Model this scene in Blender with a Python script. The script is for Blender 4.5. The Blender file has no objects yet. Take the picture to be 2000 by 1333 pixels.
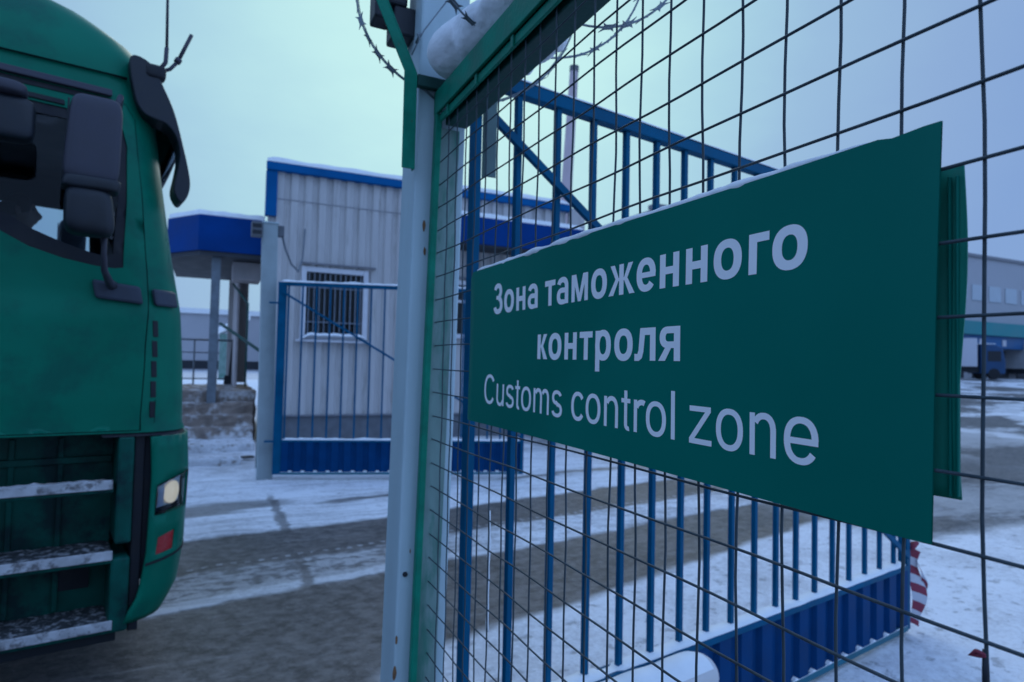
import bpy, bmesh, math, random
from math import sin, cos, pi, radians
from mathutils import Vector, Matrix, noise, geometry

random.seed(7)
sc = bpy.context.scene
COL = sc.collection

# ------------------------------------------------------------------ camera
YAW = math.atan2(590, 1250); PITCH = math.atan(46.5/1250); ROLL = .022
F0 = Vector((sin(YAW), cos(YAW), 0)); R0 = Vector((cos(YAW), -sin(YAW), 0)); ZZ = Vector((0, 0, 1))
FW = cos(PITCH)*F0 + sin(PITCH)*ZZ
U0 = -sin(PITCH)*F0 + cos(PITCH)*ZZ
RT = cos(ROLL)*R0 + sin(ROLL)*U0
UP = cos(ROLL)*U0 - sin(ROLL)*R0
cam = bpy.data.cameras.new("camera")
cam.lens = 22.5; cam.sensor_width = 36; cam.sensor_fit = 'HORIZONTAL'
cam.clip_start = .05; cam.clip_end = 3000
cam.dof.use_dof = True; cam.dof.focus_distance = .78; cam.dof.aperture_fstop = 7.0
co = bpy.data.objects.new("camera", cam); COL.objects.link(co)
co.matrix_world = Matrix(((RT.x, UP.x, -FW.x, 0), (RT.y, UP.y, -FW.y, 0), (RT.z, UP.z, -FW.z, 1.5), (0, 0, 0, 1)))
sc.camera = co

# ------------------------------------------------------------------ world, sun, exposure
SUN_EL = radians(30); SUN_AZ = radians(19)         # azimuth from +Y towards +X
w = bpy.data.worlds.new("World"); sc.world = w; w.use_nodes = True
nt = w.node_tree; N = nt.nodes; L = nt.links
bg = N['Background']; bg.inputs['Strength'].default_value = .1
sky = N.new('ShaderNodeTexSky'); sky.sky_type = 'NISHITA'; sky.sun_disc = False
sky.sun_elevation = SUN_EL; sky.sun_rotation = SUN_AZ
tc = N.new('ShaderNodeTexCoord')
gd = Vector((sin(radians(19.6))*cos(radians(27.8)), cos(radians(19.6))*cos(radians(27.8)), sin(radians(27.8))))
dot = N.new('ShaderNodeVectorMath'); dot.operation = 'DOT_PRODUCT'; dot.inputs[1].default_value = gd
L.new(tc.outputs['Generated'], dot.inputs[0])
cn = N.new('ShaderNodeTexNoise'); cn.inputs['Scale'].default_value = 3.2; cn.inputs['Detail'].default_value = 7; cn.inputs['Roughness'].default_value = .55
mp = N.new('ShaderNodeMapping'); mp.inputs['Scale'].default_value = (1, 1, 2.4)
L.new(tc.outputs['Generated'], mp.inputs[0]); L.new(mp.outputs[0], cn.inputs['Vector'])
add = N.new('ShaderNodeMath'); add.operation = 'MULTIPLY_ADD'
L.new(cn.outputs['Fac'], add.inputs[0]); add.inputs[1].default_value = .035
sb = N.new('ShaderNodeMath'); sb.operation = 'MULTIPLY_ADD'; L.new(dot.outputs['Value'], sb.inputs[0]); sb.inputs[1].default_value = .5; sb.inputs[2].default_value = .4825
L.new(sb.outputs[0], add.inputs[2])
rp = N.new('ShaderNodeValToRGB'); L.new(add.outputs[0], rp.inputs[0])
cr = rp.color_ramp; cr.interpolation = 'LINEAR'
stops = [(0.0000, (0.16, 0.27, 0.48)), (0.2000, (0.24, 0.4, 0.72)), (0.3600, (0.52, 0.85, 1.55)), (0.5250, (0.43, 0.71, 1.3)), (0.7100, (0.27, 0.47, 0.95)), (0.8000, (0.225, 0.365, 0.66)), (0.8600, (0.228, 0.372, 0.672)), (0.9000, (0.268, 0.42, 0.69)), (0.9425, (0.325, 0.52, 0.735)), (0.9650, (0.395, 0.65, 0.785)), (0.9825, (0.475, 0.77, 0.83)), (0.9950, (0.54, 0.86, 0.865))]      # position = (cos(angle from the bright part of the cloud)+1)/2
while len(cr.elements) < len(stops): cr.elements.new(.5)
for e, (p, c) in zip(cr.elements, stops): e.position = p; e.color = (*c, 1)
sc10 = N.new('ShaderNodeVectorMath'); sc10.operation = 'SCALE'; sc10.inputs['Scale'].default_value = 10
L.new(rp.outputs[0], sc10.inputs[0])
mx = N.new('ShaderNodeMix'); mx.data_type = 'RGBA'; mx.inputs['Factor'].default_value = .02
L.new(sc10.outputs[0], mx.inputs['A']); L.new(sky.outputs[0], mx.inputs['B'])
L.new(mx.outputs['Result'], bg.inputs['Color'])

sl = bpy.data.lights.new("sun", 'SUN'); sl.energy = .5; sl.angle = radians(35); sl.color = (1, .98, .95)
so = bpy.data.objects.new("sun", sl); COL.objects.link(so)
sd = Vector((sin(SUN_AZ)*cos(SUN_EL), cos(SUN_AZ)*cos(SUN_EL), sin(SUN_EL)))
so.rotation_euler = sd.to_track_quat('Z', 'Y').to_euler()
sc.view_settings.view_transform = 'Standard'; sc.view_settings.look = 'None'
sc.view_settings.exposure = 0; sc.view_settings.gamma = 1

# ------------------------------------------------------------------ materials
def nodes(name):
    m = bpy.data.materials.new(name); m.use_nodes = True
    return m, m.node_tree.nodes, m.node_tree.links, m.node_tree.nodes['Principled BSDF']

def paint(name, col, rough=.5, var=.2, scale=5, bump=.15, bscale=60, dirt=None, dscale=3, dthr=.58, metal=0, spec=.5, stretch=(1, 1, 1)):
    m, n, l, b = nodes(name)
    b.inputs['Roughness'].default_value = rough; b.inputs['Metallic'].default_value = metal
    b.inputs['Specular IOR Level'].default_value = spec
    t = n.new('ShaderNodeTexCoord'); mpn = n.new('ShaderNodeMapping'); mpn.inputs['Scale'].default_value = stretch
    l.new(t.outputs['Object'], mpn.inputs[0])
    ns = n.new('ShaderNodeTexNoise'); ns.inputs['Scale'].default_value = scale; ns.inputs['Detail'].default_value = 6
    l.new(mpn.outputs[0], ns.inputs['Vector'])
    mr = n.new('ShaderNodeMapRange'); mr.inputs['From Min'].default_value = .3; mr.inputs['From Max'].default_value = .7
    mr.inputs['To Min'].default_value = 1-var; mr.inputs['To Max'].default_value = 1+var
    l.new(ns.outputs['Fac'], mr.inputs['Value'])
    vs = n.new('ShaderNodeVectorMath'); vs.operation = 'SCALE'; vs.inputs[0].default_value = col
    l.new(mr.outputs['Result'], vs.inputs['Scale'])
    out = vs.outputs[0]
    if dirt:
        n2 = n.new('ShaderNodeTexNoise'); n2.inputs['Scale'].default_value = dscale; n2.inputs['Detail'].default_value = 9; n2.inputs['Roughness'].default_value = .65
        l.new(mpn.outputs[0], n2.inputs['Vector'])
        m2 = n.new('ShaderNodeMapRange'); m2.inputs['From Min'].default_value = dthr; m2.inputs['From Max'].default_value = dthr+.12; m2.inputs['To Max'].default_value = .8
        l.new(n2.outputs['Fac'], m2.inputs['Value'])
        mi = n.new('ShaderNodeMix'); mi.data_type = 'RGBA'; mi.inputs['B'].default_value = (*dirt, 1)
        l.new(m2.outputs['Result'], mi.inputs['Factor']); l.new(out, mi.inputs['A']); out = mi.outputs['Result']
    l.new(out, b.inputs['Base Color'])
    rr = n.new('ShaderNodeMapRange'); rr.inputs['From Min'].default_value = .3; rr.inputs['From Max'].default_value = .7
    rr.inputs['To Min'].default_value = max(0, rough-.1); rr.inputs['To Max'].default_value = min(1, rough+.12)
    l.new(ns.outputs['Fac'], rr.inputs['Value']); l.new(rr.outputs['Result'], b.inputs['Roughness'])
    if bump:
        n3 = n.new('ShaderNodeTexNoise'); n3.inputs['Scale'].default_value = bscale; n3.inputs['Detail'].default_value = 4
        l.new(t.outputs['Object'], n3.inputs['Vector'])
        bp = n.new('ShaderNodeBump'); bp.inputs['Strength'].default_value = bump; bp.inputs['Distance'].default_value = .004
        l.new(n3.outputs['Fac'], bp.inputs['Height']); l.new(bp.outputs[0], b.inputs['Normal'])
    return m

def glassmat(name, tint, gloss=.12):
    m, n, l, b = nodes(name)
    tr = n.new('ShaderNodeBsdfTransparent'); tr.inputs[0].default_value = (*tint, 1)
    gl = n.new('ShaderNodeBsdfGlossy'); gl.inputs['Roughness'].default_value = .04; gl.inputs['Color'].default_value = (.9, .95, 1, 1)
    fr = n.new('ShaderNodeFresnel'); fr.inputs['IOR'].default_value = 1.5
    ad = n.new('ShaderNodeMath'); ad.operation = 'ADD'; ad.inputs[1].default_value = gloss; l.new(fr.outputs[0], ad.inputs[0])
    ms = n.new('ShaderNodeMixShader'); l.new(ad.outputs[0], ms.inputs[0]); l.new(tr.outputs[0], ms.inputs[1]); l.new(gl.outputs[0], ms.inputs[2])
    l.new(ms.outputs[0], n['Material Output'].inputs[0])
    return m

M = {}
M['snow'] = paint('snow', (.86, .88, .90), .75, .05, 9, .5, 45, spec=.25)
M['dirty_snow'] = paint('dirty_snow', (.62, .62, .64), .8, .18, 7, .6, 40, dirt=(.22, .18, .15), dscale=9, dthr=.52, spec=.25)
M['sign_green'] = paint('sign_green', (.0003, .162, .118), .38, .11, 2.2, .35, 3.5, spec=.10)  # broad tone variation paints soft reflection patches into the sheet's colour
M['back_green'] = paint('back_green', (.001, .20, .135), .4, .22, 9, .12, 25, stretch=(1, 6, .6), spec=.2)
M['letter'] = paint('letter_white', (.92, .92, .93), .5, .02, 20, 0, spec=.2)
M['wire'] = paint('mesh_wire', (.045, .065, .078), .5, .3, 30, 0, spec=.3)
M['frame_green'] = paint('frame_green', (.002, .20, .125), .45, .25, 14, .25, 90, spec=.2, dirt=(.10, .055, .035), dscale=24, dthr=.66)
M['dark_green'] = paint('dark_green', (.004, .055, .045), .55, .3, 14, .2, 80)
M['worn_green'] = paint('worn_green', (.17, .27, .25), .6, .25, 6, .15, 60, dirt=(.02, .17, .12), dscale=5, dthr=.5, stretch=(3, 3, .7))
M['post_white'] = paint('post_white', (.46, .58, .62), .55, .10, 4, .12, 70, spec=.25, dirt=(.30, .36, .34), dscale=6, dthr=.62, stretch=(2, 2, .5))
M['post_grey'] = paint('post_grey', (.32, .38, .40), .6, .12, 4, .12, 50, spec=.2)
M['rust'] = paint('rust', (.22, .11, .05), .8, .3, 40, .2)
M['galv'] = paint('galvanised', (.20, .24, .27), .45, .2, 40, .1, metal=.5)
M['strap'] = paint('strap_grey', (.10, .17, .17), .6, .2, 14, .1)
M['black'] = paint('black_plastic', (.010, .014, .022), .5, .3, 12, .1)
M['rubber'] = paint('rubber', (.006, .008, .014), .65, .3, 12, .1)
M['mirror_shell'] = paint('mirror_shell', (.045, .045, .065), .6, .15, 10, .12, 120)
M['gate_blue'] = paint('gate_blue', (.0004, .088, .185), .5, .18, 6, .12, 50, spec=.08, dirt=(.01, .06, .16), dscale=8, dthr=.6)
M['panel_blue'] = paint('panel_blue', (.0003, .046, .150), .5, .15, 5, .1, 40, spec=.07, dirt=(.02, .06, .14), dscale=5, dthr=.6)
M['panel_trim'] = paint('panel_trim', (.003, .13, .19), .5, .2, 6, .1)
M['tape_red'] = paint('tape_red', (.26, .05, .08), .55, .1, 12, .1, spec=.15)
M['tape_white'] = paint('tape_white', (.56, .56, .62), .5, .06, 12, .1, spec=.15)
M['pipe'] = paint('pipe_white', (.62, .60, .60), .5, .08, 8, .1)
M['clad'] = paint('cladding_white', (.50, .48, .475), .55, .08, 3, .05, 20, spec=.25, dirt=(.35, .33, .315), dscale=2.4, dthr=.55, stretch=(4, 4, .4))
M['clad_dark'] = paint('cladding_seam', (.20, .20, .22), .6, .15, 5, .05)
M['trim_blue'] = paint('trim_blue', (.0005, .10, .29), .5, .14, 2, .05, spec=.08)
M['canopy_blue'] = paint('canopy_blue', (.0003, .043, .205), .5, .16, 1.5, .05, spec=.07)
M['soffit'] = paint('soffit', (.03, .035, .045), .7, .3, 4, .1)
M['plinth'] = paint('plinth_grey', (.13, .14, .16), .8, .2, 6, .4, 30)
M['pvc'] = paint('window_white', (.62, .62, .66), .45, .05, 6, .05)
M['bars'] = paint('window_bars', (.20, .23, .28), .5, .15, 20, .1)
M['room'] = paint('dark_room', (.012, .015, .02), .9, .4, 3, 0)
M['concrete'] = paint('concrete', (.25, .20, .17), .85, .3, 5, .8, 24, dirt=(.66, .65, .66), dscale=3.5, dthr=.48)
M['porch_wall'] = paint('porch_wall', (.42, .38, .38), .8, .15, 4, .2, 20)
M['steel'] = paint('steel_grey', (.14, .17, .20), .5, .2, 8, .1)
M['truck'] = paint('truck_green', (.0004, .165, .100), .36, .14, 2.5, .03, 30, dirt=(.004, .115, .080), dscale=3.0, dthr=.50, spec=.13)  # darker green blotches paint soft reflections as well as dirt into the colour
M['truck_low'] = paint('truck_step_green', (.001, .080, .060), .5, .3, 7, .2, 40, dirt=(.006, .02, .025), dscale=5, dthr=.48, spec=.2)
M['truck_dark'] = paint('truck_dark', (.006, .010, .016), .6, .3, 8, .15)
M['cab_in'] = paint('cab_interior', (.012, .026, .034), .8, .25, 6, .1)
M['trim_grey'] = paint('trim_grey', (.035, .045, .07), .6, .2, 10, .15, 120)
M['tread'] = paint('tread_alu', (.50, .50, .52), .55, .25, 14, .4, 60, dirt=(.10, .09, .09), dscale=22, dthr=.5)
M['grit'] = paint('tread_grit', (.05, .055, .06), .8, .4, 30, .5, 60, dirt=(.50, .50, .52), dscale=34, dthr=.50)
M['jacket'] = paint('jacket_dark', (.045, .042, .05), .85, .2, 15, .2)
M['skin'] = paint('skin', (.22, .14, .11), .6, .1, 10, .05)
M['hair'] = paint('hair', (.02, .015, .012), .7, .3, 40, .2)
M['fog_red'] = paint('lamp_red', (.42, .018, .022), .25, .1, 10, .1)
M['chrome'] = paint('lamp_silver', (.72, .72, .74), .25, .05, 10, 0)
M['amb_white'] = paint('lamp_clear', (.62, .62, .74), .2, .05, 10, 0)
M['tarp'] = paint('tarpaulin', (.30, .31, .33), .6, .1, 2, .1)
M['wh_wall'] = paint('warehouse_wall', (.40, .40, .43), .8, .06, .3, .1, 3)
M['wh_wall2'] = paint('warehouse_side', (.44, .43, .46), .8, .06, .3, .1, 3)
M['wh_win'] = paint('warehouse_glass', (.42, .47, .52), .5, .08, 1, 0)
M['teal_band'] = paint('teal_band', (.01, .22, .24), .6, .1, .5, 0)
M['blue_band'] = paint('blue_band', (.01, .10, .26), .6, .15, .5, 0)
M['cab_blue'] = paint('cab_blue', (.006, .055, .15), .4, .15, 1, 0)
M['cab_teal'] = paint('cab_teal', (.01, .10, .10), .4, .15, 1, 0)
M['chim'] = paint('mast_paint', (.50, .40, .42), .8, .2, 1.2, .1, stretch=(1, 1, .5))
M['glass'] = glassmat('clear_glass', (.70, .80, .84), -.015)
M['dark_glass'] = glassmat('dark_glass', (.16, .21, .26), .0)
m, n, l, b = nodes('headlamp_bulb'); b.inputs['Base Color'].default_value = (.75, .68, .58, 1); b.inputs['Roughness'].default_value = .3
b.inputs['Emission Color'].default_value = (1, .80, .56, 1); b.inputs['Emission Strength'].default_value = .42; M['bulb'] = m

# ------------------------------------------------------------------ mesh helpers
class MB:
    def __init__(s): s.v = []; s.f = []
    def add(s, vs, fs):
        o = len(s.v); s.v += [tuple(p) for p in vs]; s.f += [tuple(i+o for i in f) for f in fs]; return s
    def box(s, x0, y0, z0, x1, y1, z1):
        return s.add([(x0, y0, z0), (x1, y0, z0), (x1, y1, z0), (x0, y1, z0), (x0, y0, z1), (x1, y0, z1), (x1, y1, z1), (x0, y1, z1)],
                     [(3, 2, 1, 0), (4, 5, 6, 7), (0, 1, 5, 4), (1, 2, 6, 5), (2, 3, 7, 6), (3, 0, 4, 7)])
    def bar(s, p, q, a, b, up=(0, 0, 1)):
        p = Vector(p); q = Vector(q); d = (q-p).normalized(); u = Vector(up)
        if abs(d.dot(u)) > .98: u = Vector((1, 0, 0)) if abs(d.x) < .9 else Vector((0, 1, 0))
        r = d.cross(u).normalized(); u = r.cross(d)
        vs = [e + r*(i*a/2) + u*(j*b/2) for e in (p, q) for i, j in ((-1, -1), (1, -1), (1, 1), (-1, 1))]
        return s.add(vs, [(0, 1, 2, 3), (7, 6, 5, 4), (4, 5, 1, 0), (5, 6, 2, 1), (6, 7, 3, 2), (7, 4, 0, 3)])
    def tube(s, pts, r, k=6, closed=False):
        P = [Vector(p) for p in pts]; n = len(P); rr = r if isinstance(r, (list, tuple)) else [r]*n
        vs = []; ref = None
        for i in range(n):
            t = (P[(i+1) % n]-P[i-1]) if closed else (P[min(i+1, n-1)]-P[max(i-1, 0)])
            t.normalize()
            if ref is None: ref = Vector((0, 0, 1)) if abs(t.z) < .9 else Vector((1, 0, 0))
            a = t.cross(ref); a.normalize(); b2 = a.cross(t); ref = b2
            vs += [P[i] + (a*cos(2*pi*j/k)+b2*sin(2*pi*j/k))*rr[i] for j in range(k)]
        fs = [(i*k+j, i*k+(j+1) % k, ((i+1) % n)*k+(j+1) % k, ((i+1) % n)*k+j) for i in range(n if closed else n-1) for j in range(k)]
        if not closed: fs += [tuple(range(k))[::-1], tuple((n-1)*k+j for j in range(k))]
        return s.add(vs, fs)
    def lathe(s, prof, k=20, axis='y', c=(0, 0, 0)):
        vs = []
        for (h, r) in prof:
            for j in range(k):
                a = 2*pi*j/k
                p = {'y': (r*cos(a), h, r*sin(a)), 'z': (r*cos(a), r*sin(a), h), 'x': (h, r*cos(a), r*sin(a))}[axis]
                vs.append((p[0]+c[0], p[1]+c[1], p[2]+c[2]))
        n = len(prof)
        fs = [(i*k+j, i*k+(j+1) % k, (i+1)*k+(j+1) % k, (i+1)*k+j) for i in range(n-1) for j in range(k)]
        fs += [tuple(range(k)), tuple((n-1)*k+j for j in range(k))[::-1]]
        return s.add(vs, fs)
    def prism(s, poly, fn, d0, d1):       # poly of 2-D points, fn(u, v, d) -> 3-D
        n = len(poly)
        vs = [fn(u, v, d0) for u, v in poly] + [fn(u, v, d1) for u, v in poly]
        return s.add(vs, [tuple(range(n)), tuple(range(2*n-1, n-1, -1))] + [(i, i+n, (i+1) % n+n, (i+1) % n) for i in range(n)])
    def grid(s, nu, nv, fn):
        vs = [fn(i/(nu-1), j/(nv-1)) for i in range(nu) for j in range(nv)]
        return s.add(vs, [(i*nv+j, (i+1)*nv+j, (i+1)*nv+j+1, i*nv+j+1) for i in range(nu-1) for j in range(nv-1)])
    def build(s, name, mat, parent=None, smooth=False, bevel=0, fix=True):
        me = bpy.data.meshes.new(name); me.from_pydata(s.v, [], s.f)
        if fix:
            bm = bmesh.new(); bm.from_mesh(me); bmesh.ops.recalc_face_normals(bm, faces=bm.faces); bm.to_mesh(me); bm.free()
        me.materials.append(M[mat] if isinstance(mat, str) else mat)
        if smooth: me.polygons.foreach_set('use_smooth', [True]*len(me.polygons))
        o = bpy.data.objects.new(name, me); COL.objects.link(o)
        if parent is not None: o.parent = parent
        if bevel:
            md = o.modifiers.new('bevel', 'BEVEL'); md.width = bevel; md.segments = 2; md.limit_method = 'ANGLE'; md.angle_limit = radians(40)
        return o

def thing(name, label, cat, loc=(0, 0, 0), rz=0, group=None, rot=None):
    o = bpy.data.objects.new(name, None); COL.objects.link(o); o.location = loc
    o.rotation_euler = rot if rot else (0, 0, rz)
    o.empty_display_size = .2
    return tag(o, label, cat, group)
def tag(o, label, cat, group=None):
    o['label'] = label; o['category'] = cat
    if group: o['group'] = group
    return o
def copy_tree(o, parent=None):
    c = o.copy(); COL.objects.link(c)
    if parent is not None: c.parent = parent
    for ch in list(o.children): copy_tree(ch, c)
    return c
def sm(t): t = max(0., min(1., t)); return t*t*(3-2*t)
def nz(x, y, z=0.): return noise.noise(Vector((x, y, z)))

# ------------------------------------------------------------------ ground
def rise(x, y): return 1.25*sm((y-9)/21)*sm((x-7)/14)
def snowy(x, y):
    v = y-.19*x + .12*nz(x*1.3, y*1.3)
    a = sm((v-4.35)/.1)*(1-sm((v-5.0)/.1))*.6
    b = sm((v-5.85)/.15)
    c = (1-sm((v-2.95-.1*x)/.15))*sm((x-.75)/.2)
    return max(a, b, c)
def ground_z(x, y):
    z = rise(x, y)
    if -4 < x < 9 and -1 < y < 13:
        z += snowy(x, y)*(.022+.012*nz(x*3, y*3)+.006*nz(x*9, y*9)) + .004*nz(x*6, y*6, 4)
    return z
def spaced(lo, hi, d, far):
    a = []; t = lo
    while t < hi: a.append(t); t += d
    step = d; p = hi
    while p < far: a.append(p); step *= 1.28; p += step
    step = d; p = lo-d; b = []
    while p > -far: b.append(p); step *= 1.28; p -= step
    return b[::-1]+a
gx = spaced(-3, 8, .09, 900); gy = spaced(-1, 12, .09, 900)
g = MB()
ny = len(gy)
g.v = [(x, y, ground_z(x, y)) for x in gx for y in gy]
g.f = [(i*ny+j, (i+1)*ny+j, (i+1)*ny+j+1, i*ny+j+1) for i in range(len(gx)-1) for j in range(ny-1)]
def ground_material():
    m, n, l, b = nodes('ground_snow_asphalt')
    def math_(op, a, b_, c=None):
        q = n.new('ShaderNodeMath'); q.operation = op
        for i, x in enumerate((a, b_, c)):
            if x is None: continue
            if isinstance(x, (int, float)): q.inputs[i].default_value = x
            else: l.new(x, q.inputs[i])
        return q.outputs[0]
    def step(x, a, b_, lo=0., hi=1.):
        q = n.new('ShaderNodeMapRange'); q.interpolation_type = 'SMOOTHSTEP'
        q.inputs['From Min'].default_value = a; q.inputs['From Max'].default_value = b_
        q.inputs['To Min'].default_value = lo; q.inputs['To Max'].default_value = hi
        l.new(x, q.inputs['Value']); return q.outputs['Result']
    t = n.new('ShaderNodeTexCoord'); sx = n.new('ShaderNodeSeparateXYZ'); l.new(t.outputs['Object'], sx.inputs[0])
    X, Y = sx.outputs['X'], sx.outputs['Y']
    def nse(scale, detail=6, rough=.6, stretch=None, off=0):
        q = n.new('ShaderNodeTexNoise'); q.inputs['Scale'].default_value = scale; q.inputs['Detail'].default_value = detail; q.inputs['Roughness'].default_value = rough
        mpn = n.new('ShaderNodeMapping'); mpn.inputs['Scale'].default_value = stretch or (1, 1, 1); mpn.inputs['Location'].default_value = (off, off, 0)
        mpn.inputs['Rotation'].default_value = (0, 0, -.18)
        l.new(t.outputs['Object'], mpn.inputs[0]); l.new(mpn.outputs[0], q.inputs['Vector']); return q.outputs['Fac']
    nA = nse(1.3, 5); nB = nse(7, 8, .7, (.35, 1, 1), 3); nC = nse(26, 6, .7, None, 7); nD = nse(.35, 5, .6, (.5, 1, 1), 11); nS = nse(9, 5, .65, (.06, 1, 1), 5); nM = nse(12, 4, .55, (.85, 1, 1), 17)
    v = math_('SUBTRACT', Y, math_('MULTIPLY', X, .19))
    v = math_('ADD', v, math_('MULTIPLY', math_('SUBTRACT', nA, .5), .22))
    v = math_('ADD', v, math_('MULTIPLY', math_('SUBTRACT', nB, .5), .10))
    # strip of snow between the two tracks: dirty on the left, cleaner to the right
    s1 = math_('MULTIPLY', step(v, 4.28, 4.36), step(v, 4.92, 4.99, 1, 0))
    patch = math_('ADD', step(math_('ADD', nB, math_('MULTIPLY', math_('SUBTRACT', nM, .5), .8)), .38, .58, .14, .52), math_('MULTIPLY', step(X, 1.3, 2.6), .5))
    patch = math_('MAXIMUM', math_('MINIMUM', patch, 1), math_('MULTIPLY', step(v, 4.30, 4.36), step(v, 4.42, 4.52, .8, 0)))
    s1 = math_('MULTIPLY', s1, patch)
    s2 = step(v, 5.82, 5.92)
    def blob_(cx0, cy0, rx, ry):
        ex = math_('DIVIDE', math_('SUBTRACT', X, cx0), rx); ey = math_('DIVIDE', math_('SUBTRACT', math_('ADD', v, math_('MULTIPLY', math_('SUBTRACT', nS, .5), .35)), cy0), ry)
        return step(math_('ADD', math_('MULTIPLY', ex, ex), math_('MULTIPLY', ey, ey)), .35, 1.25, 1, 0)
    brown = math_('MAXIMUM', blob_(-.1, 6.95, 1.0, .30), math_('MAXIMUM', blob_(1.75, 6.70, .75, .10), blob_(4.5, 6.9, 1.2, .12)))
    s2 = math_('MULTIPLY', s2, math_('SUBTRACT', 1, math_('MULTIPLY', brown, .80)))
    far = math_('MULTIPLY', step(v, 8.6, 9.2), step(nA, .42, .6))
    s2 = math_('MULTIPLY', s2, math_('SUBTRACT', 1, math_('MULTIPLY', far, .45)))
    v3 = math_('SUBTRACT', v, math_('MULTIPLY', X, .1))
    s3 = math_('MULTIPLY', step(v3, 2.82, 2.95, 1, 0), step(X, .7, .95))
    snow = math_('MAXIMUM', math_('MAXIMUM', s1, s2), s3)
    lines = math_('MULTIPLY', step(nS, .53, .62), step(v, 9.5, 10.5, .30, .12))
    gritty = step(math_('ADD', math_('MULTIPLY', nM, .6), math_('MULTIPLY', nC, .4)), .55, .64, 0, .5)
    snow = math_('MULTIPLY', snow, math_('SUBTRACT', 1, math_('MAXIMUM', math_('MULTIPLY', lines, step(v, 3.4, 4.2)), gritty)))
    # open yard beyond the gates: swept asphalt with drifting streaks of snow
    yard = math_('MULTIPLY', step(math_('ADD', X, math_('MULTIPLY', math_('SUBTRACT', nA, .5), 1.6)), 5.3, 6.3), step(math_('ADD', Y, math_('MULTIPLY', math_('SUBTRACT', nB, .5), .5)), 3.45, 3.85))
    ys = step(math_('ADD', nD, math_('MULTIPLY', math_('SUBTRACT', nB, .5), .35)), .50, .60)
    dx = math_('SUBTRACT', X, 34); dy = math_('SUBTRACT', Y, 2)
    rad = math_('SQRT', math_('ADD', math_('MULTIPLY', dx, dx), math_('MULTIPLY', dy, dy)), 0)
    rad = math_('ADD', rad, math_('MULTIPLY', math_('SUBTRACT', nD, .5), 5))
    arcs = math_('MULTIPLY', step(math_('SINE', math_('MULTIPLY', rad, 1.5), 0), .55, .85), step(X, 11, 16))
    ys = math_('MAXIMUM', math_('MULTIPLY', ys, step(X, 14, 26, .35, 1)), math_('MULTIPLY', arcs, .75))
    snow = math_('ADD', math_('MULTIPLY', snow, math_('SUBTRACT', 1, yard)), math_('MULTIPLY', ys, yard))
    # a tyre mark crossing the road and the joint of the slabs
    cx = math_('ADD', X, math_('ADD', math_('MULTIPLY', math_('SUBTRACT', nM, .5), .12), math_('MULTIPLY', math_('SUBTRACT', nA, .5), .25)))
    cross = math_('MULTIPLY', math_('MULTIPLY', step(cx, .60, .64), step(cx, .68, .72, 1, 0)), math_('MULTIPLY', step(Y, 4.2, 4.4), step(Y, 7.2, 7.7, 1, 0)))
    snow = math_('MULTIPLY', snow, math_('SUBTRACT', 1, math_('MULTIPLY', cross, .75)))
    # tread pattern pressed in the slush along the edge of the far track
    tread = math_('MULTIPLY', math_('MULTIPLY', step(v, 5.02, 5.045), step(v, 5.085, 5.11, 1, 0)), step(math_('SINE', math_('MULTIPLY', X, 66), 0), .0, .5))
    snow = math_('MAXIMUM', snow, math_('MULTIPLY', math_('MULTIPLY', tread, step(nM, .3, .55)), .42))
    speck = math_('MAXIMUM', step(nC, .60, .72, 0, .40), step(nS, .60, .72, 0, .22))
    asp = n.new('ShaderNodeMix'); asp.data_type = 'RGBA'; asp.inputs['A'].default_value = (.045, .044, .044, 1); asp.inputs['B'].default_value = (.190, .175, .166, 1)
    l.new(step(math_('ADD', math_('MULTIPLY', nM, .45), math_('ADD', math_('MULTIPLY', nC, .25), math_('ADD', math_('MULTIPLY', nS, .10), math_('MULTIPLY', nA, .20)))), .39, .61), asp.inputs['Factor'])
    sn = n.new('ShaderNodeMix'); sn.data_type = 'RGBA'; sn.inputs['A'].default_value = (.66, .65, .66, 1); sn.inputs['B'].default_value = (.88, .88, .90, 1)
    l.new(step(math_('ADD', math_('MULTIPLY', nA, .5), math_('MULTIPLY', nC, .5)), .38, .56), sn.inputs['Factor'])
    mixn = n.new('ShaderNodeMix'); mixn.data_type = 'RGBA'
    tot = math_('MINIMUM', math_('ADD', snow, math_('MULTIPLY', speck, .6)), 1)
    l.new(tot, mixn.inputs['Factor']); l.new(asp.outputs['Result'], mixn.inputs['A']); l.new(sn.outputs['Result'], mixn.inputs['B'])
    l.new(mixn.outputs['Result'], b.inputs['Base Color'])
    l.new(math_('ADD', step(tot, 0, 1, .36, .66), math_('MULTIPLY', nM, .22)), b.inputs['Roughness']); b.inputs['Specular IOR Level'].default_value = .3
    bp = n.new('ShaderNodeBump'); bp.inputs['Strength'].default_value = .7; bp.inputs['Distance'].default_value = .02
    l.new(math_('ADD', math_('MULTIPLY', nC, .7), math_('ADD', tot, math_('MULTIPLY', nB, .5))), bp.inputs['Height']); l.new(bp.outputs[0], b.inputs['Normal'])
    return m
go = g.build('ground', ground_material(), None, smooth=True, fix=False); go['kind'] = 'structure'

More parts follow.
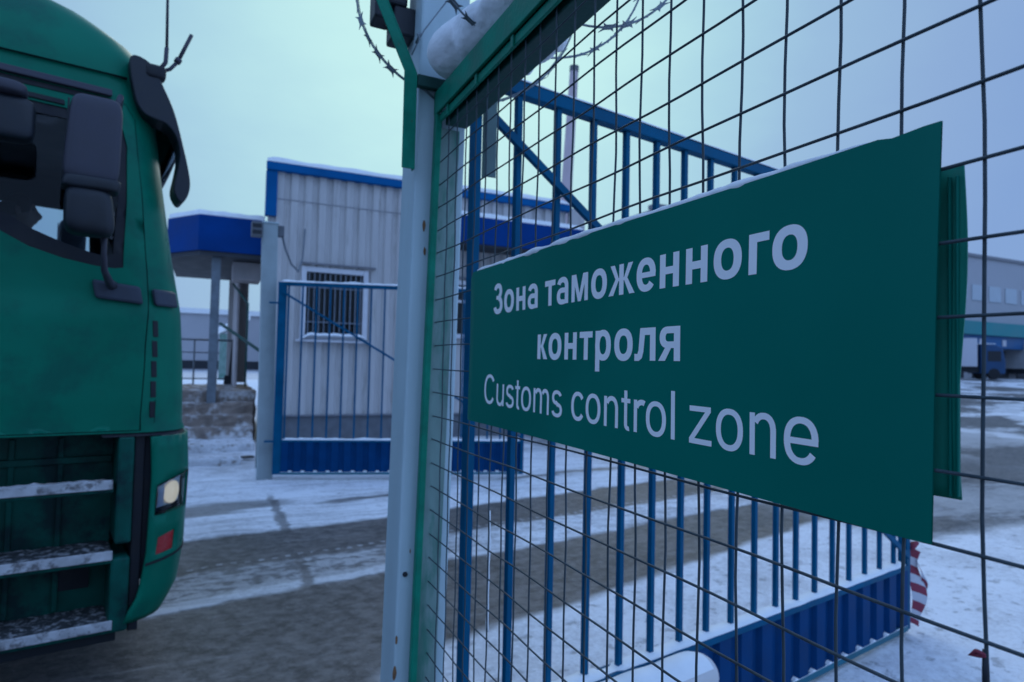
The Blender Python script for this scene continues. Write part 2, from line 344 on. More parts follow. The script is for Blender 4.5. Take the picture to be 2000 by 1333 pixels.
# ------------------------------------------------------------------ mesh fence panel
XF = .532
fence = thing('mesh_fence', 'green framed welded mesh fence panel running from the white post past the camera', 'fence', (XF, 0, 0))
mb = MB()
zs = [1.303+.0604*k for k in range(-19, 15)]; ys = [.2865+.0622*k for k in range(-28, 22)]
for i, y in enumerate(ys):
    ph = random.random()*6
    mb.tube([(.0018*sin(q*1.7+ph)*.5, y+.0016*sin(q*.9+ph), .12+q*(2.06/34)) for q in range(35)], .0016, 6)
for z in zs:
    ph = random.random()*6
    mb.tube([(-.0032+.001*sin(q*1.3+ph), -1.48+q*.0622, z+.0011*sin(q*.7+ph)) for q in range(51)], .0016, 6)
mb.build('wire_mesh', 'wire', fence, smooth=True)
f = MB(); f.box(-.020, -1.5, 2.150, -.012, 1.60, 2.212); f.box(-.012, -1.5, 2.204, .045, 1.60, 2.212)
f.build('top_rail', 'frame_green', fence, bevel=.002)
f = MB(); f.box(.005, -1.5, 2.122, .064, 1.575, 2.190); f.build('rail_channel', 'dark_green', fence, bevel=.003)
f = MB(); f.box(-.0115, -1.48, 2.128, -.005, 1.575, 2.148)
for k in range(16): f.box(-.016, 1.5-.19*k, 2.124, -.0116, 1.5-.19*k+.012, 2.1495)
f.build('mesh_clamp', 'frame_green', fence, bevel=.001)
f = MB(); f.bar((-.052, 1.585, .10), (-.012, 1.585, 2.15), .016, .022, up=(0, 1, 0)); f.build('end_bar', 'frame_green', fence, bevel=.002)
f = MB(); f.bar((-.018, 1.5925, .10), (.022, 1.5925, 2.12), .058, .006, up=(0, 1, 0)); f.build('end_flange', 'worn_green', fence, bevel=.002)
f = MB(); f.box(-.02, -1.5, .06, .03, 1.56, .10); f.build('bottom_rail', 'frame_green', fence, bevel=.003)
f = MB(); f.box(-.03, -1.56, 0, .03, -1.5, 2.2); f.build('fence_post', 'frame_green', fence, bevel=.003)

# ------------------------------------------------------------------ white gate post
post = thing('gate_post', 'white square steel gate post at the end of the mesh fence', 'gate post', (.435, 1.6, 0), rot=(0, .0155, 0))
mb = MB(); mb.box(0, 0, -.05, .135, .13, 3.2); mb.build('shaft', 'post_white', post, bevel=.006)
mb = MB(); mb.box(-.008, -.008, 3.2, .143, .138, 3.215); mb.build('cap', 'post_white', post, bevel=.003)
mb = MB(); mb.lathe([(-.002, .007), (.01, .007)], 6, 'y', (.019, -.001, .963)); mb.build('lock_hole', 'black', post, smooth=False)
for (px, pz, r) in [(.004, .80, .006), (.003, .72, .009), (.006, .66, .006), (.03, 1.86, .008), (.035, 1.79, .006), (.085, 1.2, .005), (.09, .9, .009), (.03, 1.02, .003)]:
    mb = MB(); mb.add([(px+r*(.7+.5*random.random())*cos(a)*.6, -.0012, pz+r*(1.4+random.random())*sin(a)) for a in [k*pi/5 for k in range(10)]], [tuple(range(10))])
    mb.build('rust_spot', 'rust', post, fix=False)

def bracket(xs, sgn, mat, zb, zt):
    # angle-iron arm: upright then cranked outwards to carry the razor wire
    mb = MB(); y = 1.576; wd = .034
    P = [(xs, zb), (xs, zt), (xs-sgn*.078, zt+.165), (xs-sgn*.165, zt+.355)]
    for off, th in ((0, wd),):
        vs = []
        for i, (x, z) in enumerate(P):
            vs += [(x-wd/2, y, z), (x+wd/2, y, z), (x+wd/2, y+.004, z), (x-wd/2, y+.004, z)]
        fs = [(0, 1, 2, 3), (12, 13, 14, 15)]
        for i in range(3):
            for j in range(4): fs.append((i*4+j, i*4+(j+1) % 4, i*4+4+(j+1) % 4, i*4+4+j))
        mb.add(vs, fs)
        vs = []
        e = wd/2*sgn
        for i, (x, z) in enumerate(P):
            vs += [(x+e, y-.001, z), (x+e-.004*sgn, y-.001, z), (x+e-.004*sgn, y+.022, z), (x+e, y+.022, z)]
        mb.add(vs, fs)
    return mb
br = tag(bracket(.441, 1, None, 1.995, 2.245).build('razor_wire_bracket', 'frame_green', None, bevel=.0015), 'bright green cranked arm bolted on the left of the white post', 'bracket', 'cranked arms on the white post')
br2 = tag(bracket(.668, -1, None, 2.005, 2.235).build('razor_wire_bracket', 'strap', None, bevel=.0015), 'dull grey cranked arm hanging behind the mesh right of the post', 'bracket', 'cranked arms on the white post')
mb = MB(); mb.box(.46, 1.577, 2.215, .655, 1.597, 2.245); tag(mb.build('cross_plate', 'dark_green', None, bevel=.002), 'dark green plate bridging the two cranked arms', 'plate')

eb = thing('equipment_box', 'black box clamped high on the left side of the white post', 'equipment box', (.365, 1.66, 2.39))
mb = MB(); mb.box(.05, 0, -.01, .11, .09, .07); mb.box(0, .01, .03, .05, .08, .14); mb.build('housing', 'black', eb, bevel=.006)
mb = MB(); mb.box(.03, -.006, .066, .085, .07, .19); mb.build('hood', 'black', eb, bevel=.008)
mb = MB(); mb.bar((.10, .04, .02), (.135, .04, .02), .03, .03); mb.build('clamp', 'galv', eb, bevel=.002)

# razor wire coil
rz = thing('razor_wire', 'grey coil of barbed razor wire along the top of the mesh fence', 'razor wire', (.60, 1.655, 2.475))
cw = MB(); cb = MB()
def barb(mb, p, t, nrm):
    b2 = t.cross(nrm).normalized(); a = nrm
    q = []
    for k in range(8):
        an = k*pi/4+pi/8
        r = .0165 if k in (0, 3, 4, 7) else .016
        q.append(r)
    prof = [(.013, .004), (.019, .014), (.008, .007), (-.008, .007), (-.019, .014), (-.013, .004), (-.013, -.004), (-.019, -.014), (-.008, -.007), (.008, -.007), (.019, -.014), (.013, -.004)]
    vs = [p+t*u+b2*v_+a*.0007 for u, v_ in prof]+[p+t*u+b2*v_-a*.0007 for u, v_ in prof]
    n_ = len(prof)
    mb.add(vs, [tuple(range(n_)), tuple(range(2*n_-1, n_-1, -1))]+[(i, i+n_, (i+1) % n_+n_, (i+1) % n_) for i in range(n_)])
coil = []
TURNS = 12; K = 72
for i in range(TURNS*K+1):
    a = 2*pi*i/K + radians(100)
    rr = .272+.008*sin(i*.11)
    yy = (.11-.36*i/K if i < K*1.2 else .11-.36*1.2-.17*(i/K-1.2)) + .012*sin(i*.07)
    sg = sm((.05-yy)/.55); coil.append(Vector((rr*cos(a)+.06*sg, yy, rr*sin(a)*1.02+.012*sg)))
cw.tube(coil, .0026, 5)
cw.tube([p*.985 for p in coil[:64]], .0012, 5)
for i in range(1, len(coil)-1, 2):
    t = (coil[i+1]-coil[i-1]).normalized()
    nr = Vector((coil[i].x, 0, coil[i].z)).normalized()
    an = random.uniform(-.7, .7)
    nr = (nr*cos(an)+t.cross(nr)*sin(an)).normalized()
    barb(cb, coil[i], t, nr)
cw.build('core_wire', 'galv', rz, smooth=True); cb.build('barbs', 'galv', rz, fix=False)
tw = MB()
tw.tube([(.448, 1.598, 2.30), (.462, 1.595, 2.335), (.478, 1.59, 2.37), (.53, 1.57, 2.45), (.60, 1.52, 2.53)], .002, 5)
tw.tube([(.457, 1.592, 2.33), (.463, 1.588, 2.345), (.459, 1.584, 2.35), (.468, 1.59, 2.357)], .004, 5)
tw.tube([(.54, 1.45, 2.47), (.55, 1.33, 2.36), (.545, 1.22, 2.255), (.532, 1.15, 2.205)], .002, 5)
tw.tube([(.458, 1.6, 2.225), (.49, 1.597, 2.212), (.515, 1.597, 2.195)], .003, 5)
tag(tw.build('binding_wire', 'galv', None, smooth=True), 'thin dark binding wires twisted between post, arm and rail', 'wire')

# snow lump on the rail by the post
def blob(name, path, rad, mat, parent=None, k=14, squash=1., seed=0., amp=.15, lump=0):
    mb = MB(); P = [Vector(p) for p in path]; vs = []
    for i, p in enumerate(P):
        t = (P[min(i+1, len(P)-1)]-P[max(i-1, 0)]).normalized()
        a = t.cross(ZZ).normalized(); b2 = a.cross(t)
        for j in range(k):
            an = 2*pi*j/k
            r = rad[i]*(1+amp*nz(p.y*14+seed, an*1.3+seed, p.x*14))
            vs.append(p+a*cos(an)*r+b2*sin(an)*r*squash)
    n_ = len(P)
    fs = [(i*k+j, i*k+(j+1) % k, (i+1)*k+(j+1) % k, (i+1)*k+j) for i in range(n_-1) for j in range(k)]
    fs += [tuple(range(k)), tuple((n_-1)*k+j for j in range(k))]
    mb.add(vs, fs)
    o = mb.build(name, mat, parent, smooth=True)
    md = o.modifiers.new('subd', 'SUBSURF'); md.levels = 1; md.render_levels = 2 if lump == 0 else 4
    if lump:
        tx = bpy.data.textures.new('snow_lumps', 'CLOUDS'); tx.noise_scale = .035; tx.noise_depth = 4
        dm = o.modifiers.new('lumps', 'DISPLACE'); dm.texture = tx; dm.strength = lump; dm.texture_coords = 'GLOBAL'
    return o
pth = []; rd = []
for i in range(19):
    q = i/18
    pth.append((.505+.085*sm(q/.22)-.012*sin(q*3), 1.555-q*.59, 2.268+.016*sin(q*pi)+.006*sin(q*9)))
    rd.append((.094+.008*sin(q*9+.6))*(min(1, q*5+.18)**.5)*(1-.22*q)*(1 if q < .93 else .6))
tag(blob('snow_clump', pth, rd, 'snow', squash=.88, amp=.20, lump=.005), 'thick rounded white snow lump lying on the top rail beside the post', 'snow')
pth = [(.612-.004*sin(i), 1.335-.030*i, 2.175+.010*sin(i*1.3)) for i in range(9)]
tag(blob('snow_clump', pth, [.006, .014, .020, .026, .024, .030, .032, .026, .008], 'snow', squash=1.0, seed=4., amp=.6, lump=.022), 'crumbling snow overhanging the inner edge of the top rail', 'snow')

# ------------------------------------------------------------------ customs sign
sign = thing('customs_sign', 'dark green bilingual customs control zone sign tied on the wire mesh', 'sign', (.5195, .82, 1.54))
Y0, Y1, Z0, Z1 = .312, 1.332, 1.373, 1.703
def sx_(y, z):
    x = .0012*sin(y*7+1)+.0010*sin(z*15)*sin(y*4)
    if y < .362: x += 1.5*(.362-y)**2
    if y > 1.31: x += (y-1.31)*.25
    return x
def sp(y, z, d=0.): return (sx_(y, z)-d, y-.82+.009*(1-(z-Z0)/(Z1-Z0))*sm((.6-y)/.28), z-1.54)
mb = MB(); NU, NV = 80, 12
def edge(y):   # slightly wavy top edge, corner lifted at the right
    z = Z1+.0012*sin(y*9)
    if y < .362: z -= .0028*sm((.362-y)/.008)*(1-.9*sm((.355-y)/.04))
    if y > 1.30: z -= .012*sm((y-1.30)/.03)
    return z
def zb_(u): return 1.377-.0125*u**1.5
mb.grid(NU, NV, lambda u, v: sp(Y1+(Y0-Y1)*u, zb_(u)+(edge(Y1+(Y0-Y1)*u)-zb_(u))*v, 0))
mb.grid(NU, NV, lambda u, v: sp(Y1+(Y0-Y1)*u, zb_(u)+(edge(Y1+(Y0-Y1)*u)-zb_(u))*v, -.0016))
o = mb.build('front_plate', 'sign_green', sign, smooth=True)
mb = MB()
mb.grid(24, 26, lambda u, v: (.0285+.005*sin(u*26+2*v)*u**4+.003*sin(v*5+u*3)-.004*u, 1.30-.82-u*(1.30-.3095)-.004*u*u*(v-.5)+.004*u*u*(sin(v*7)*.5)-0.006*v*0, 1.40-1.54+v*(.277-.007*sm((u-.97)/.03))))
o = mb.build('back_plate', 'back_green', sign, smooth=True)
md = o.modifiers.new('solid', 'SOLIDIFY'); md.thickness = .0016
mb = MB()
for (y0, y1, xx) in [(.3165, .319, .0225), (.3115, .3135, .0235)]: mb.box(xx, y0-.82, 1.402-1.54, xx+.004, y1-.82, 1.662-1.54)
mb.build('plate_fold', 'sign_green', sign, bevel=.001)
pth = []; rd = []
for i in range(120):
    q = i/119; y = 1.30-q*.925
    pth.append((.006+.0015*nz(y*30, 1), y-.82, edge(y)-1.54+.0015+.0022*nz(y*22, 3)+.0012*nz(y*70, 3)))
    rd.append((.0062+.0028*nz(y*18, 5)+.0014*nz(y*60, 9))*min(1, .25+q*25, .25+(1-q)*9))
blob('snow_cap', pth, rd, 'snow', sign, k=8, amp=.3)
pth = []; rd = []
for i in range(60):
    q = i/59; y = 1.28-q*.85
    pth.append((.006, y-.82, zb_((1.332-y)/1.02)-1.54+.001)); rd.append(.0022+.0010*nz(y*40, 2))
blob('frost_edge', pth, rd, 'snow', sign, k=6, amp=.3)

def ring(cx, cy, RX, RY, wx, wy, a0, a1):
    n_ = max(6, int(abs(a1-a0)/9)); pw = 2/2.25; out = []
    def se(an, rx, ry):
        c_, s_ = cos(an), sin(an)
        return (cx+rx*math.copysign(abs(c_)**pw, c_), cy+ry*math.copysign(abs(s_)**pw, s_))
    for i in range(n_):
        b0 = radians(a0+(a1-a0)*i/n_); b1 = radians(a0+(a1-a0)*(i+1)/n_)
        out.append([se(b0, RX, RY), se(b1, RX, RY), se(b1, RX-wx, RY-wy), se(b0, RX-wx, RY-wy)])
    return out
def q4(x0, y0, x1, y1): return [[(x0, y0), (x1, y0), (x1, y1), (x0, y1)]]
def mir(polys, c): return [[(2*c-x, y) for x, y in p] for p in polys]
kk = [[(.20, .24), (.30, .24), (.485, .519), (.335, .519)]]; kl = [[(.20, .29), (.305, .30), (.51, 0), (.345, 0)]]
zh = [[(.45, .24), (.55, .24), (.735, .519), (.60, .519)]]; zl = [[(.45, .29), (.555, .30), (.79, 0), (.635, 0)]]
GB = {  # bold letters: list of layers, advance
 'о': ([ring(.305, .26, .265, .272, .148, .118, 0, 360)], .61),
 'н': ([q4(.07, 0, .21, .519), q4(.39, 0, .53, .519), q4(.205, .205, .395, .318)], .60),
 'а': ([q4(.36, 0, .50, .35)+ring(.27, .345, .23, .187, .14, .108, 0, 163), ring(.25, .155, .215, .167, .138, .10, 75, 290), q4(.24, .218, .365, .318), q4(.28, -.008, .365, .085)], .556),
 'т': ([q4(.02, .405, .47, .519), q4(.175, 0, .315, .41)], .49),
 'м': ([q4(.06, 0, .185, .519), q4(.545, 0, .67, .519), [[(.10, .519), (.235, .519), (.42, 0), (.31, 0)]], [[(.63, .519), (.495, .519), (.31, 0), (.42, 0)]]], .73),
 'ж': ([q4(.33, 0, .465, .519), zh, zl, mir(zh, .3975), mir(zl, .3975)], .80),
 'е': ([ring(.28, .26, .255, .272, .145, .112, 2, 322), q4(.08, .213, .53, .300)], .556),
 'г': ([q4(.07, 0, .21, .519), q4(.205, .405, .41, .519)], .41),
 'к': ([q4(.07, 0, .21, .519), kk, kl], .50),
 'р': ([q4(.065, -.205, .205, .519), ring(.31, .26, .25, .272, .145, .112, 0, 360)], .61),
 'л': ([q4(.40, 0, .54, .519), q4(.15, .405, .405, .519), [[(.145, .50), (.285, .50), (.235, .13), (.105, .15)]], [[(0, -.006), (0, .108), (.08, .105), (.105, .16), (.236, .14), (.20, .04), (.12, -.006)]]], .60),
 'я': ([q4(.36, 0, .50, .519), q4(.21, .415, .365, .519), q4(.21, .192, .365, .292), ring(.22, .355, .19, .164, .142, .104, 88, 272), [[(.17, .21), (.315, .21), (.16, 0), (0, 0)]]], .56),
 'З': ([ring(.26, .53, .23, .196, .147, .116, -80, 163), ring(.265, .205, .262, .217, .15, .12, -166, 82), q4(.17, .335, .30, .43)], .56)}
GR = {
 'C': ([ring(.37, .358, .325, .37, .098, .082, 36, 324)], .72),
 'u': ([q4(.40, 0, .485, .519), q4(.065, .20, .15, .519)+ring(.265, .205, .20, .215, .085, .078, 180, 340)], .556),
 's': ([ring(.245, .382, .20, .148, .09, .076, 18, 262), ring(.25, .137, .215, .148, .09, .076, 194, 442), [[(.16, .275), (.235, .325), (.36, .25), (.27, .195)]]], .50),
 't': ([q4(.09, .1, .175, .65)+ring(.21, .105, .12, .112, .085, .072, 180, 283), q4(.01, .447, .26, .519)], .278),
 'o': ([ring(.278, .26, .243, .272, .092, .077, 0, 360)], .556),
 'm': ([q4(.065, 0, .152, .519), q4(.37, 0, .457, .335)+ring(.285, .33, .172, .20, .087, .08, 0, 150), q4(.678, 0, .765, .335)+ring(.593, .33, .172, .20, .087, .08, 0, 150)], .833),
 'c': ([ring(.27, .26, .235, .272, .092, .077, 36, 324)], .50),
 'n': ([q4(.065, 0, .152, .519), q4(.40, 0, .487, .32)+ring(.295, .31, .192, .22, .087, .08, 0, 152)], .556),
 'r': ([q4(.065, 0, .152, .519), ring(.275, .31, .19, .22, .087, .088, 64, 152)], .333),
 'l': ([q4(.065, 0, .152, .716)], .222),
 'z': ([q4(.03, .445, .45, .519), q4(.02, 0, .465, .075), [[(.02, .07), (.125, .07), (.45, .45), (.345, .45)]]], .50),
 'e': ([ring(.28, .26, .243, .272, .092, .077, 2, 326), q4(.09, .218, .52, .291)], .556)}
def word(txt, G, ya, yb, za, zb, h):   # ink from ya (left) to yb (right), baseline za -> zb, x-height h
    x = 0; items = []
    for ch in txt:
        layers, adv = G[ch]
        for li, polys in enumerate(layers):
            for p in polys: items.append((li, [(px+x, py) for px, py in p]))
        x += adv+.012
    xs = [p[0] for _, poly in items for p in poly]; lo, hi = min(xs), max(xs)
    mb = MB()
    for li, poly in items:
        vs = []
        for px, py in poly:
            u = (px-lo)/(hi-lo); y = ya+(yb-ya)*u; z = za+(zb-za)*u+py/.519*h
            vs.append(sp(y, z, .00035+.00006*li))
        mb.add(vs, [tuple(range(len(vs)))])
    return mb
def line(words, name):
    for wd in words: word(*wd).build(name, 'letter', sign, fix=False)
line([('Зона', GB, 1.193, 1.001, 1.602, 1.602, .0435), ('таможенного', GB, .974, .432, 1.602, 1.601, .0432)], 'lettering')
line([('контроля', GB, .998, .617, 1.511, 1.509, .0432)], 'lettering')
line([('Customs', GR, 1.228, .906, 1.4205, 1.416, .0425), ('control', GR, .877, .626, 1.4165, 1.4125, .0432), ('zone', GR, .600, .416, 1.4125, 1.4105, .0442)], 'lettering')

# small things tied on the mesh
ic = MB()
pp = [(.540, 1.234+.004*nz(k*.7, 3), 1.195-.0165*k) for k in range(16)]
ic.tube(pp, [.0022+.0030*abs(nz(k*.9, 8)) for k in range(16)], 6)
tag(ic.build('frosted_string', 'snow', None, smooth=True), 'thin frosted white string hanging from the mesh near the post', 'string')
rk = thing('tape_knot', 'red knot of plastic tape tied low on a mesh wire', 'tape', (.530, .2892, 1.291))
k_ = MB(); k_.tube([(-.003, -.005, .002), (-.002, 0, .002), (.001, .003, .001), (-.001, .0065, -.003), (.0015, .002, -.002), (-.003, -.005, .001)], [.001, .0018, .0018, .0016, .0018, .001], 6); k_.build('knot', 'tape_red', rk, smooth=True)
k_ = MB(); k_.tube([(.002, -.0026, .004), (.002, -.0027, -.014), (.002, -.0026, -.032)], [.0022, .0027, .0021], 6); k_.build('tail', 'black', rk, smooth=True)

# ------------------------------------------------------------------ gate leaves
def gate(root, bars, stile_w, ztop, side, length=3.0, zb=.05, zp=.41, panel='panel_blue'):
    mb = MB(); mb.box(0, -.021, ztop-.044, length, .021, ztop); mb.build('top_rail', 'gate_blue', root, bevel=.003)
    mb = MB(); mb.box(0, -.016, zb, stile_w, .016, ztop-.0445); mb.build('hinge_stile', 'gate_blue', root, bevel=.003)
    mb = MB(); mb.box(length-.045, -.025, zb, length, .025, ztop-.0445); mb.build('end_stile', 'gate_blue', root, bevel=.003)
    for x in bars:
        mb = MB(); mb.box(x-.0105, -.0105, zp+.012, x+.0105, .0105, ztop-.0445); mb.build('bar', 'gate_blue', root, bevel=.002)
    mb = MB(); yb = -.024*side if False else .021
    mb.bar((stile_w*.5, -.0275, ztop-.12), (length-.03, -.0275, zp+.05), .018, .027, up=(0, 0, 1)); mb.build('brace', 'gate_blue', root, bevel=.002)
    # corrugated foot panel
    pit = .15; prof = []
    x = stile_w+.003
    while x < length-.05:
        for dx, d in ((0, 0), (.075, 0), (.09, .022), (.135, .022)):
            if x+dx < length-.05: prof.append((x+dx, d))
        x += pit
    prof.append((length-.048, 0))
    for s_ in (-1, 1):
        mb = MB(); n_ = len(prof); yy = s_*.030
        mb.add([(x, yy-s_*d, zb+.03) for x, d in prof]+[(x, yy-s_*d, zp-.02) for x, d in prof], [(i, i+1, i+1+n_, i+n_) for i in range(n_-1)])
        o = mb.build('foot_panel', panel, root, fix=False)
        md = o.modifiers.new('solid', 'SOLIDIFY'); md.thickness = .0015
    mb = MB(); mb.box(stile_w+.002, -.033, zb, length-.047, .033, zb+.028); mb.build('bottom_rail', 'panel_trim', root, bevel=.002)
    mb = MB(); mb.box(stile_w+.002, -.036, zp-.019, length-.047, .036, zp+.008); mb.build('panel_rail', 'gate_blue', root, bevel=.002)
def cap(root, x0, x1, z, wdt, h, seed, gaps=()):
    n_ = int((x1-x0)/.025); mb = MB()
    prof = [(-1, 0), (-1.02, .35), (-.75, .85), (-.2, 1), (.3, 1), (.8, .8), (1.02, .35), (1, 0)]
    vs = []; segs = []
    for i in range(n_+1):
        x = x0+(x1-x0)*i/n_
        hh = h*(.8+.5*nz(x*5, seed)+.25*nz(x*17, seed)); ww = wdt*(1+.12*nz(x*9, seed+2))
        e = min(1, i*.5, (n_-i)*.5)
        for a, b2 in gaps:
            if a < x < b2: e = 0
        vs += [(x, u*ww*(.6+.4*e), z+v_*max(.001, hh*e)) for u, v_ in prof]
    m_ = len(prof)
    fs = [(i*m_+j, (i+1)*m_+j, (i+1)*m_+j+1, i*m_+j+1) for i in range(n_) for j in range(m_-1)]
    mb.add(vs, fs+[tuple(range(m_)), tuple(n_*m_+j for j in range(m_))])
    return mb.build('snow_cap', 'snow', root, smooth=True)
ng = thing('gate_leaf', 'nearer tall blue barred gate leaf, swung open behind the mesh and sign', 'gate', (.710, 1.828, 0), radians(10.715), 'blue barred gate leaves')
gate(ng, [.177+.1667*k for k in range(17)], .028, 2.42, 1)
cap(ng, .02, 2.98, 2.4202, .024, .012, 3.); cap(ng, .05, 2.95, .4182, .033, .020, 9., gaps=((.60, .66),))
mb = MB(); mb.box(.05, -.030, .0782, 2.95, -.026, .0815)
for k in range(18):
    x = .05+.15*k+.0915
    mb.add([(x, -.030, .0785), (x+.042, -.030, .0785), (x+.042, -.009, .0785), (x, -.009, .0785), (x+.021, -.026, .090), (x+.021, -.010, .092)], [(0, 1, 4), (1, 2, 5, 4), (2, 3, 5), (3, 0, 4, 5), (0, 3, 2, 1)])
mb.build('bottom_snow', 'snow', ng)
for z0 in (2.30, .31):
    hb = MB(); hb.tube([(-.03, 0, z0), (-.03, 0, z0+.10)], .018, 12); hb.bar((-.11, 0, z0+.05), (.0, 0, z0+.05), .05, .012); hb.build('hinge', 'gate_blue', ng, bevel=.002)

fg = thing('gate_leaf', 'farther blue barred gate leaf standing before the white guardhouse window', 'gate', (.742, 8.349, 0), radians(-17.25), 'blue barred gate leaves')
gate(fg, [.125+.1667*k for k in range(17)], .10, 2.46, -1, 3.1, .1, .515)
cap(fg, .02, 3.05, 2.4602, .03, .03, 5.); cap(fg, .1, 3.04, .5232, .036, .025, 6.)
mb = MB(); mb.box(.1, -.031, .1282, 3.04, -.027, .132)
for k in range(19):
    x = .1+.15*k+.0915
    mb.box(x, -.031, .1285, x+.04, -.012, .148)
mb.build('bottom_snow', 'snow', fg)
for z0 in (2.2, .5):
    hb = MB(); hb.bar((-.10, 0, z0), (.02, 0, z0), .06, .02); hb.build('hinge', 'gate_blue', fg)

# red and white tape on the free end of the near leaf
tp = thing('barrier_tape', 'red and white striped warning tape knotted on the gate end', 'tape', (.710+3.03*.9826, 1.828+3.03*.1859, 0), radians(10.7))
def ribbon(x0, zt, zb, wd, sway, seed, n_=26):
    rows = []
    for i in range(n_+1):
        q = i/n_; z = zt+(zb-zt)*q
        c = x0+sway*q+.010*sin(q*5+seed); yy = -.02-.4*sway*q+.015*sin(q*7+seed)
        hw = wd*.5*(.85+.15*sin(q*4+seed*2))
        rows += [(c-hw*.75, yy+hw*.5, z), (c, yy+.008*sin(q*9), z-.012), (c+hw*.75, yy-hw*.5+.012*sin(q*9), z-.03)]
    mb = MB(); mb.add(rows, [(i*3+j, i*3+j+1, i*3+j+4, i*3+j+3) for i in range(n_) for j in (0, 1)])
    o = mb.build('ribbon', 'tape_red', tp, smooth=True, fix=False); o.data.materials.append(M['tape_white'])
    for p in o.data.polygons: p.material_index = (p.index//2//3) % 2
ribbon(.035, .50, .07, .095, .015, 0.); ribbon(.055, .47, .16, .035, .08, 2.)
mb = MB(); mb.tube([(-.03, -.03, .50), (.01, -.04, .53), (.03, 0, .51), (0, .03, .50), (-.03, 0, .50)], .014, 6)
mb.build('knot', 'tape_red', tp, smooth=True)

# pale pipe lying along the foot of the near leaf
pi_ = thing('white_pipe', 'pale round ended pipe with snow on top beside the gate foot', 'pipe', (.710+.1*.1859, 1.828-.1*.9826, .345), radians(10.7))
mb = MB(); mb.lathe([(-.3, .078), (1.0, .078), (1.025, .074), (1.045, .062), (1.058, .04), (1.062, .012)], 24, 'x'); mb.build('tube', 'pipe', pi_, smooth=True)
for x in (-.1, .9): MB().bar((x, 0, -.34), (x, 0, -.05), .05, .05).build('support', 'steel', pi_, bevel=.003)
n_ = 60; vs = []
for i in range(n_+1):
    x = -.3+1.31*i/n_; e = min(1, (n_-i)*.4)
    for j in range(9):
        a = radians(35+110*j/8); r = .0785+(.018+.008*nz(x*7, 3))*e*sin(pi*j/8)
        vs.append((x, r*cos(a), r*sin(a)))
mb = MB(); mb.add(vs, [(i*9+j, (i+1)*9+j, (i+1)*9+j+1, i*9+j+1) for i in range(n_) for j in range(8)]); mb.build('snow_cap', 'snow', pi_, smooth=True)

# ------------------------------------------------------------------ far gate post
fp = thing('gate_post', 'slim pale post with a small box on top by the far gate leaf', 'gate post', (.64, 8.47, 0), rot=(0, -.012, 0))
mb = MB(); mb.box(-.06, 0, 0, .12, .17, 3.2); mb.build('shaft', 'post_grey', fp, bevel=.008)
mb = MB(); mb.box(-.07, -.01, 3.2, .13, .18, 3.215); mb.build('cap', 'post_white', fp)
mb = MB(); mb.box(-.19, -.06, 3.02, -.065, .10, 3.20); mb.build('lamp_box', 'plinth', fp, bevel=.01)
mb = MB(); mb.box(-.18, -.066, 3.04, -.075, -.061, 3.09); mb.box(-.18, -.066, 3.12, -.075, -.061, 3.17); mb.build('lamp_lens', 'black', fp)
mb = MB(); mb.box(.125, .04, 3.05, .20, .12, 3.19); mb.build('junction_box', 'plinth', fp, bevel=.008)
mb = MB()
mb.tube([(.785, 8.55, 3.06), (.84, 8.75, 2.95), (1.0, 9.5, 2.86), (1.25, 10.8, 2.93), (1.47, 12.1, 3.36), (1.50, 12.17, 3.9)], .014, 6)
tag(mb.build('hanging_cable', 'steel', None, smooth=True), 'grey cable drooping from the far post to the guardhouse wall', 'cable')
mb = MB(); mb.box(0, 0, 0, .05, .05, 3.0); mb.bar((.025, .025, 2.0), (-.5, .6, 2.5), .04, .04)
o = mb.build('drain_pipe', 'dark_green', None, bevel=.004); o.location = (.62, 9.4, 0)
o.scale = (1, 1, .8); tag(o, 'thin dark green downpipe beside the pale far post', 'pipe')

# ------------------------------------------------------------------ guardhouse
gh = thing('guardhouse', 'white corrugated guardhouse with blue roof trim and barred window', 'guardhouse', (0, 12.2, 0))
GX0, GX1, GZ0, GZ1, GD = .86, 7.0, .48, 4.90, 5.2
def corr(mb, x0, x1, z0, z1, y=0, pit=.25, dep=.045):
    xs = []; k0 = math.floor(x0/pit)
    for k in range(k0, int(x1/pit)+2):
        for fr, d in ((0, 0), (.46, 0), (.58, 1), (.88, 1)):
            xs.append((k*pit+fr*pit, d*dep))
    pts = [(x, d) for x, d in xs if x0 < x < x1]
    def dd(x):
        for (a, da), (b2, db) in zip(xs, xs[1:]):
            if a <= x <= b2: return da+(db-da)*(x-a)/(b2-a)
        return 0
    pts = [(x0, dd(x0))]+pts+[(x1, dd(x1))]
    n_ = len(pts)
    mb.add([(x, y+d, z0) for x, d in pts]+[(x, y+d, z1) for x, d in pts], [(i, i+1, i+1+n_, i+n_) for i in range(n_-1)])
WX0, WX1, WZ0, WZ1 = 1.56, 2.60, 1.93, 3.13
VX0, VX1, VZ0, VZ1 = 4.30, 5.9, 2.10, 3.10
mb = MB()
corr(mb, GX0, WX0, GZ0, GZ1); corr(mb, WX0, WX1, GZ0, WZ0); corr(mb, WX0, WX1, WZ1, GZ1); corr(mb, WX1, VX0, GZ0, GZ1)
corr(mb, VX0, VX1, GZ0, VZ0); corr(mb, VX0, VX1, VZ1, GZ1); corr(mb, VX1, GX1, GZ0, GZ1)
mb.build('front_wall', 'clad', gh, fix=False)
mb = MB(); mb.prism([(GX0, .06), (GX0+.08, .06), (GX0+.85, GD), (GX0+.77, GD)], lambda u, v, d: (u, v, d), GZ0, GZ1); mb.box(GX1-.08, .06, GZ0, GX1, GD, GZ1); mb.box(GX0+.86, GD-.08, GZ0, GX1-.081, GD, GZ1)
mb.build('side_wall', 'clad', gh)
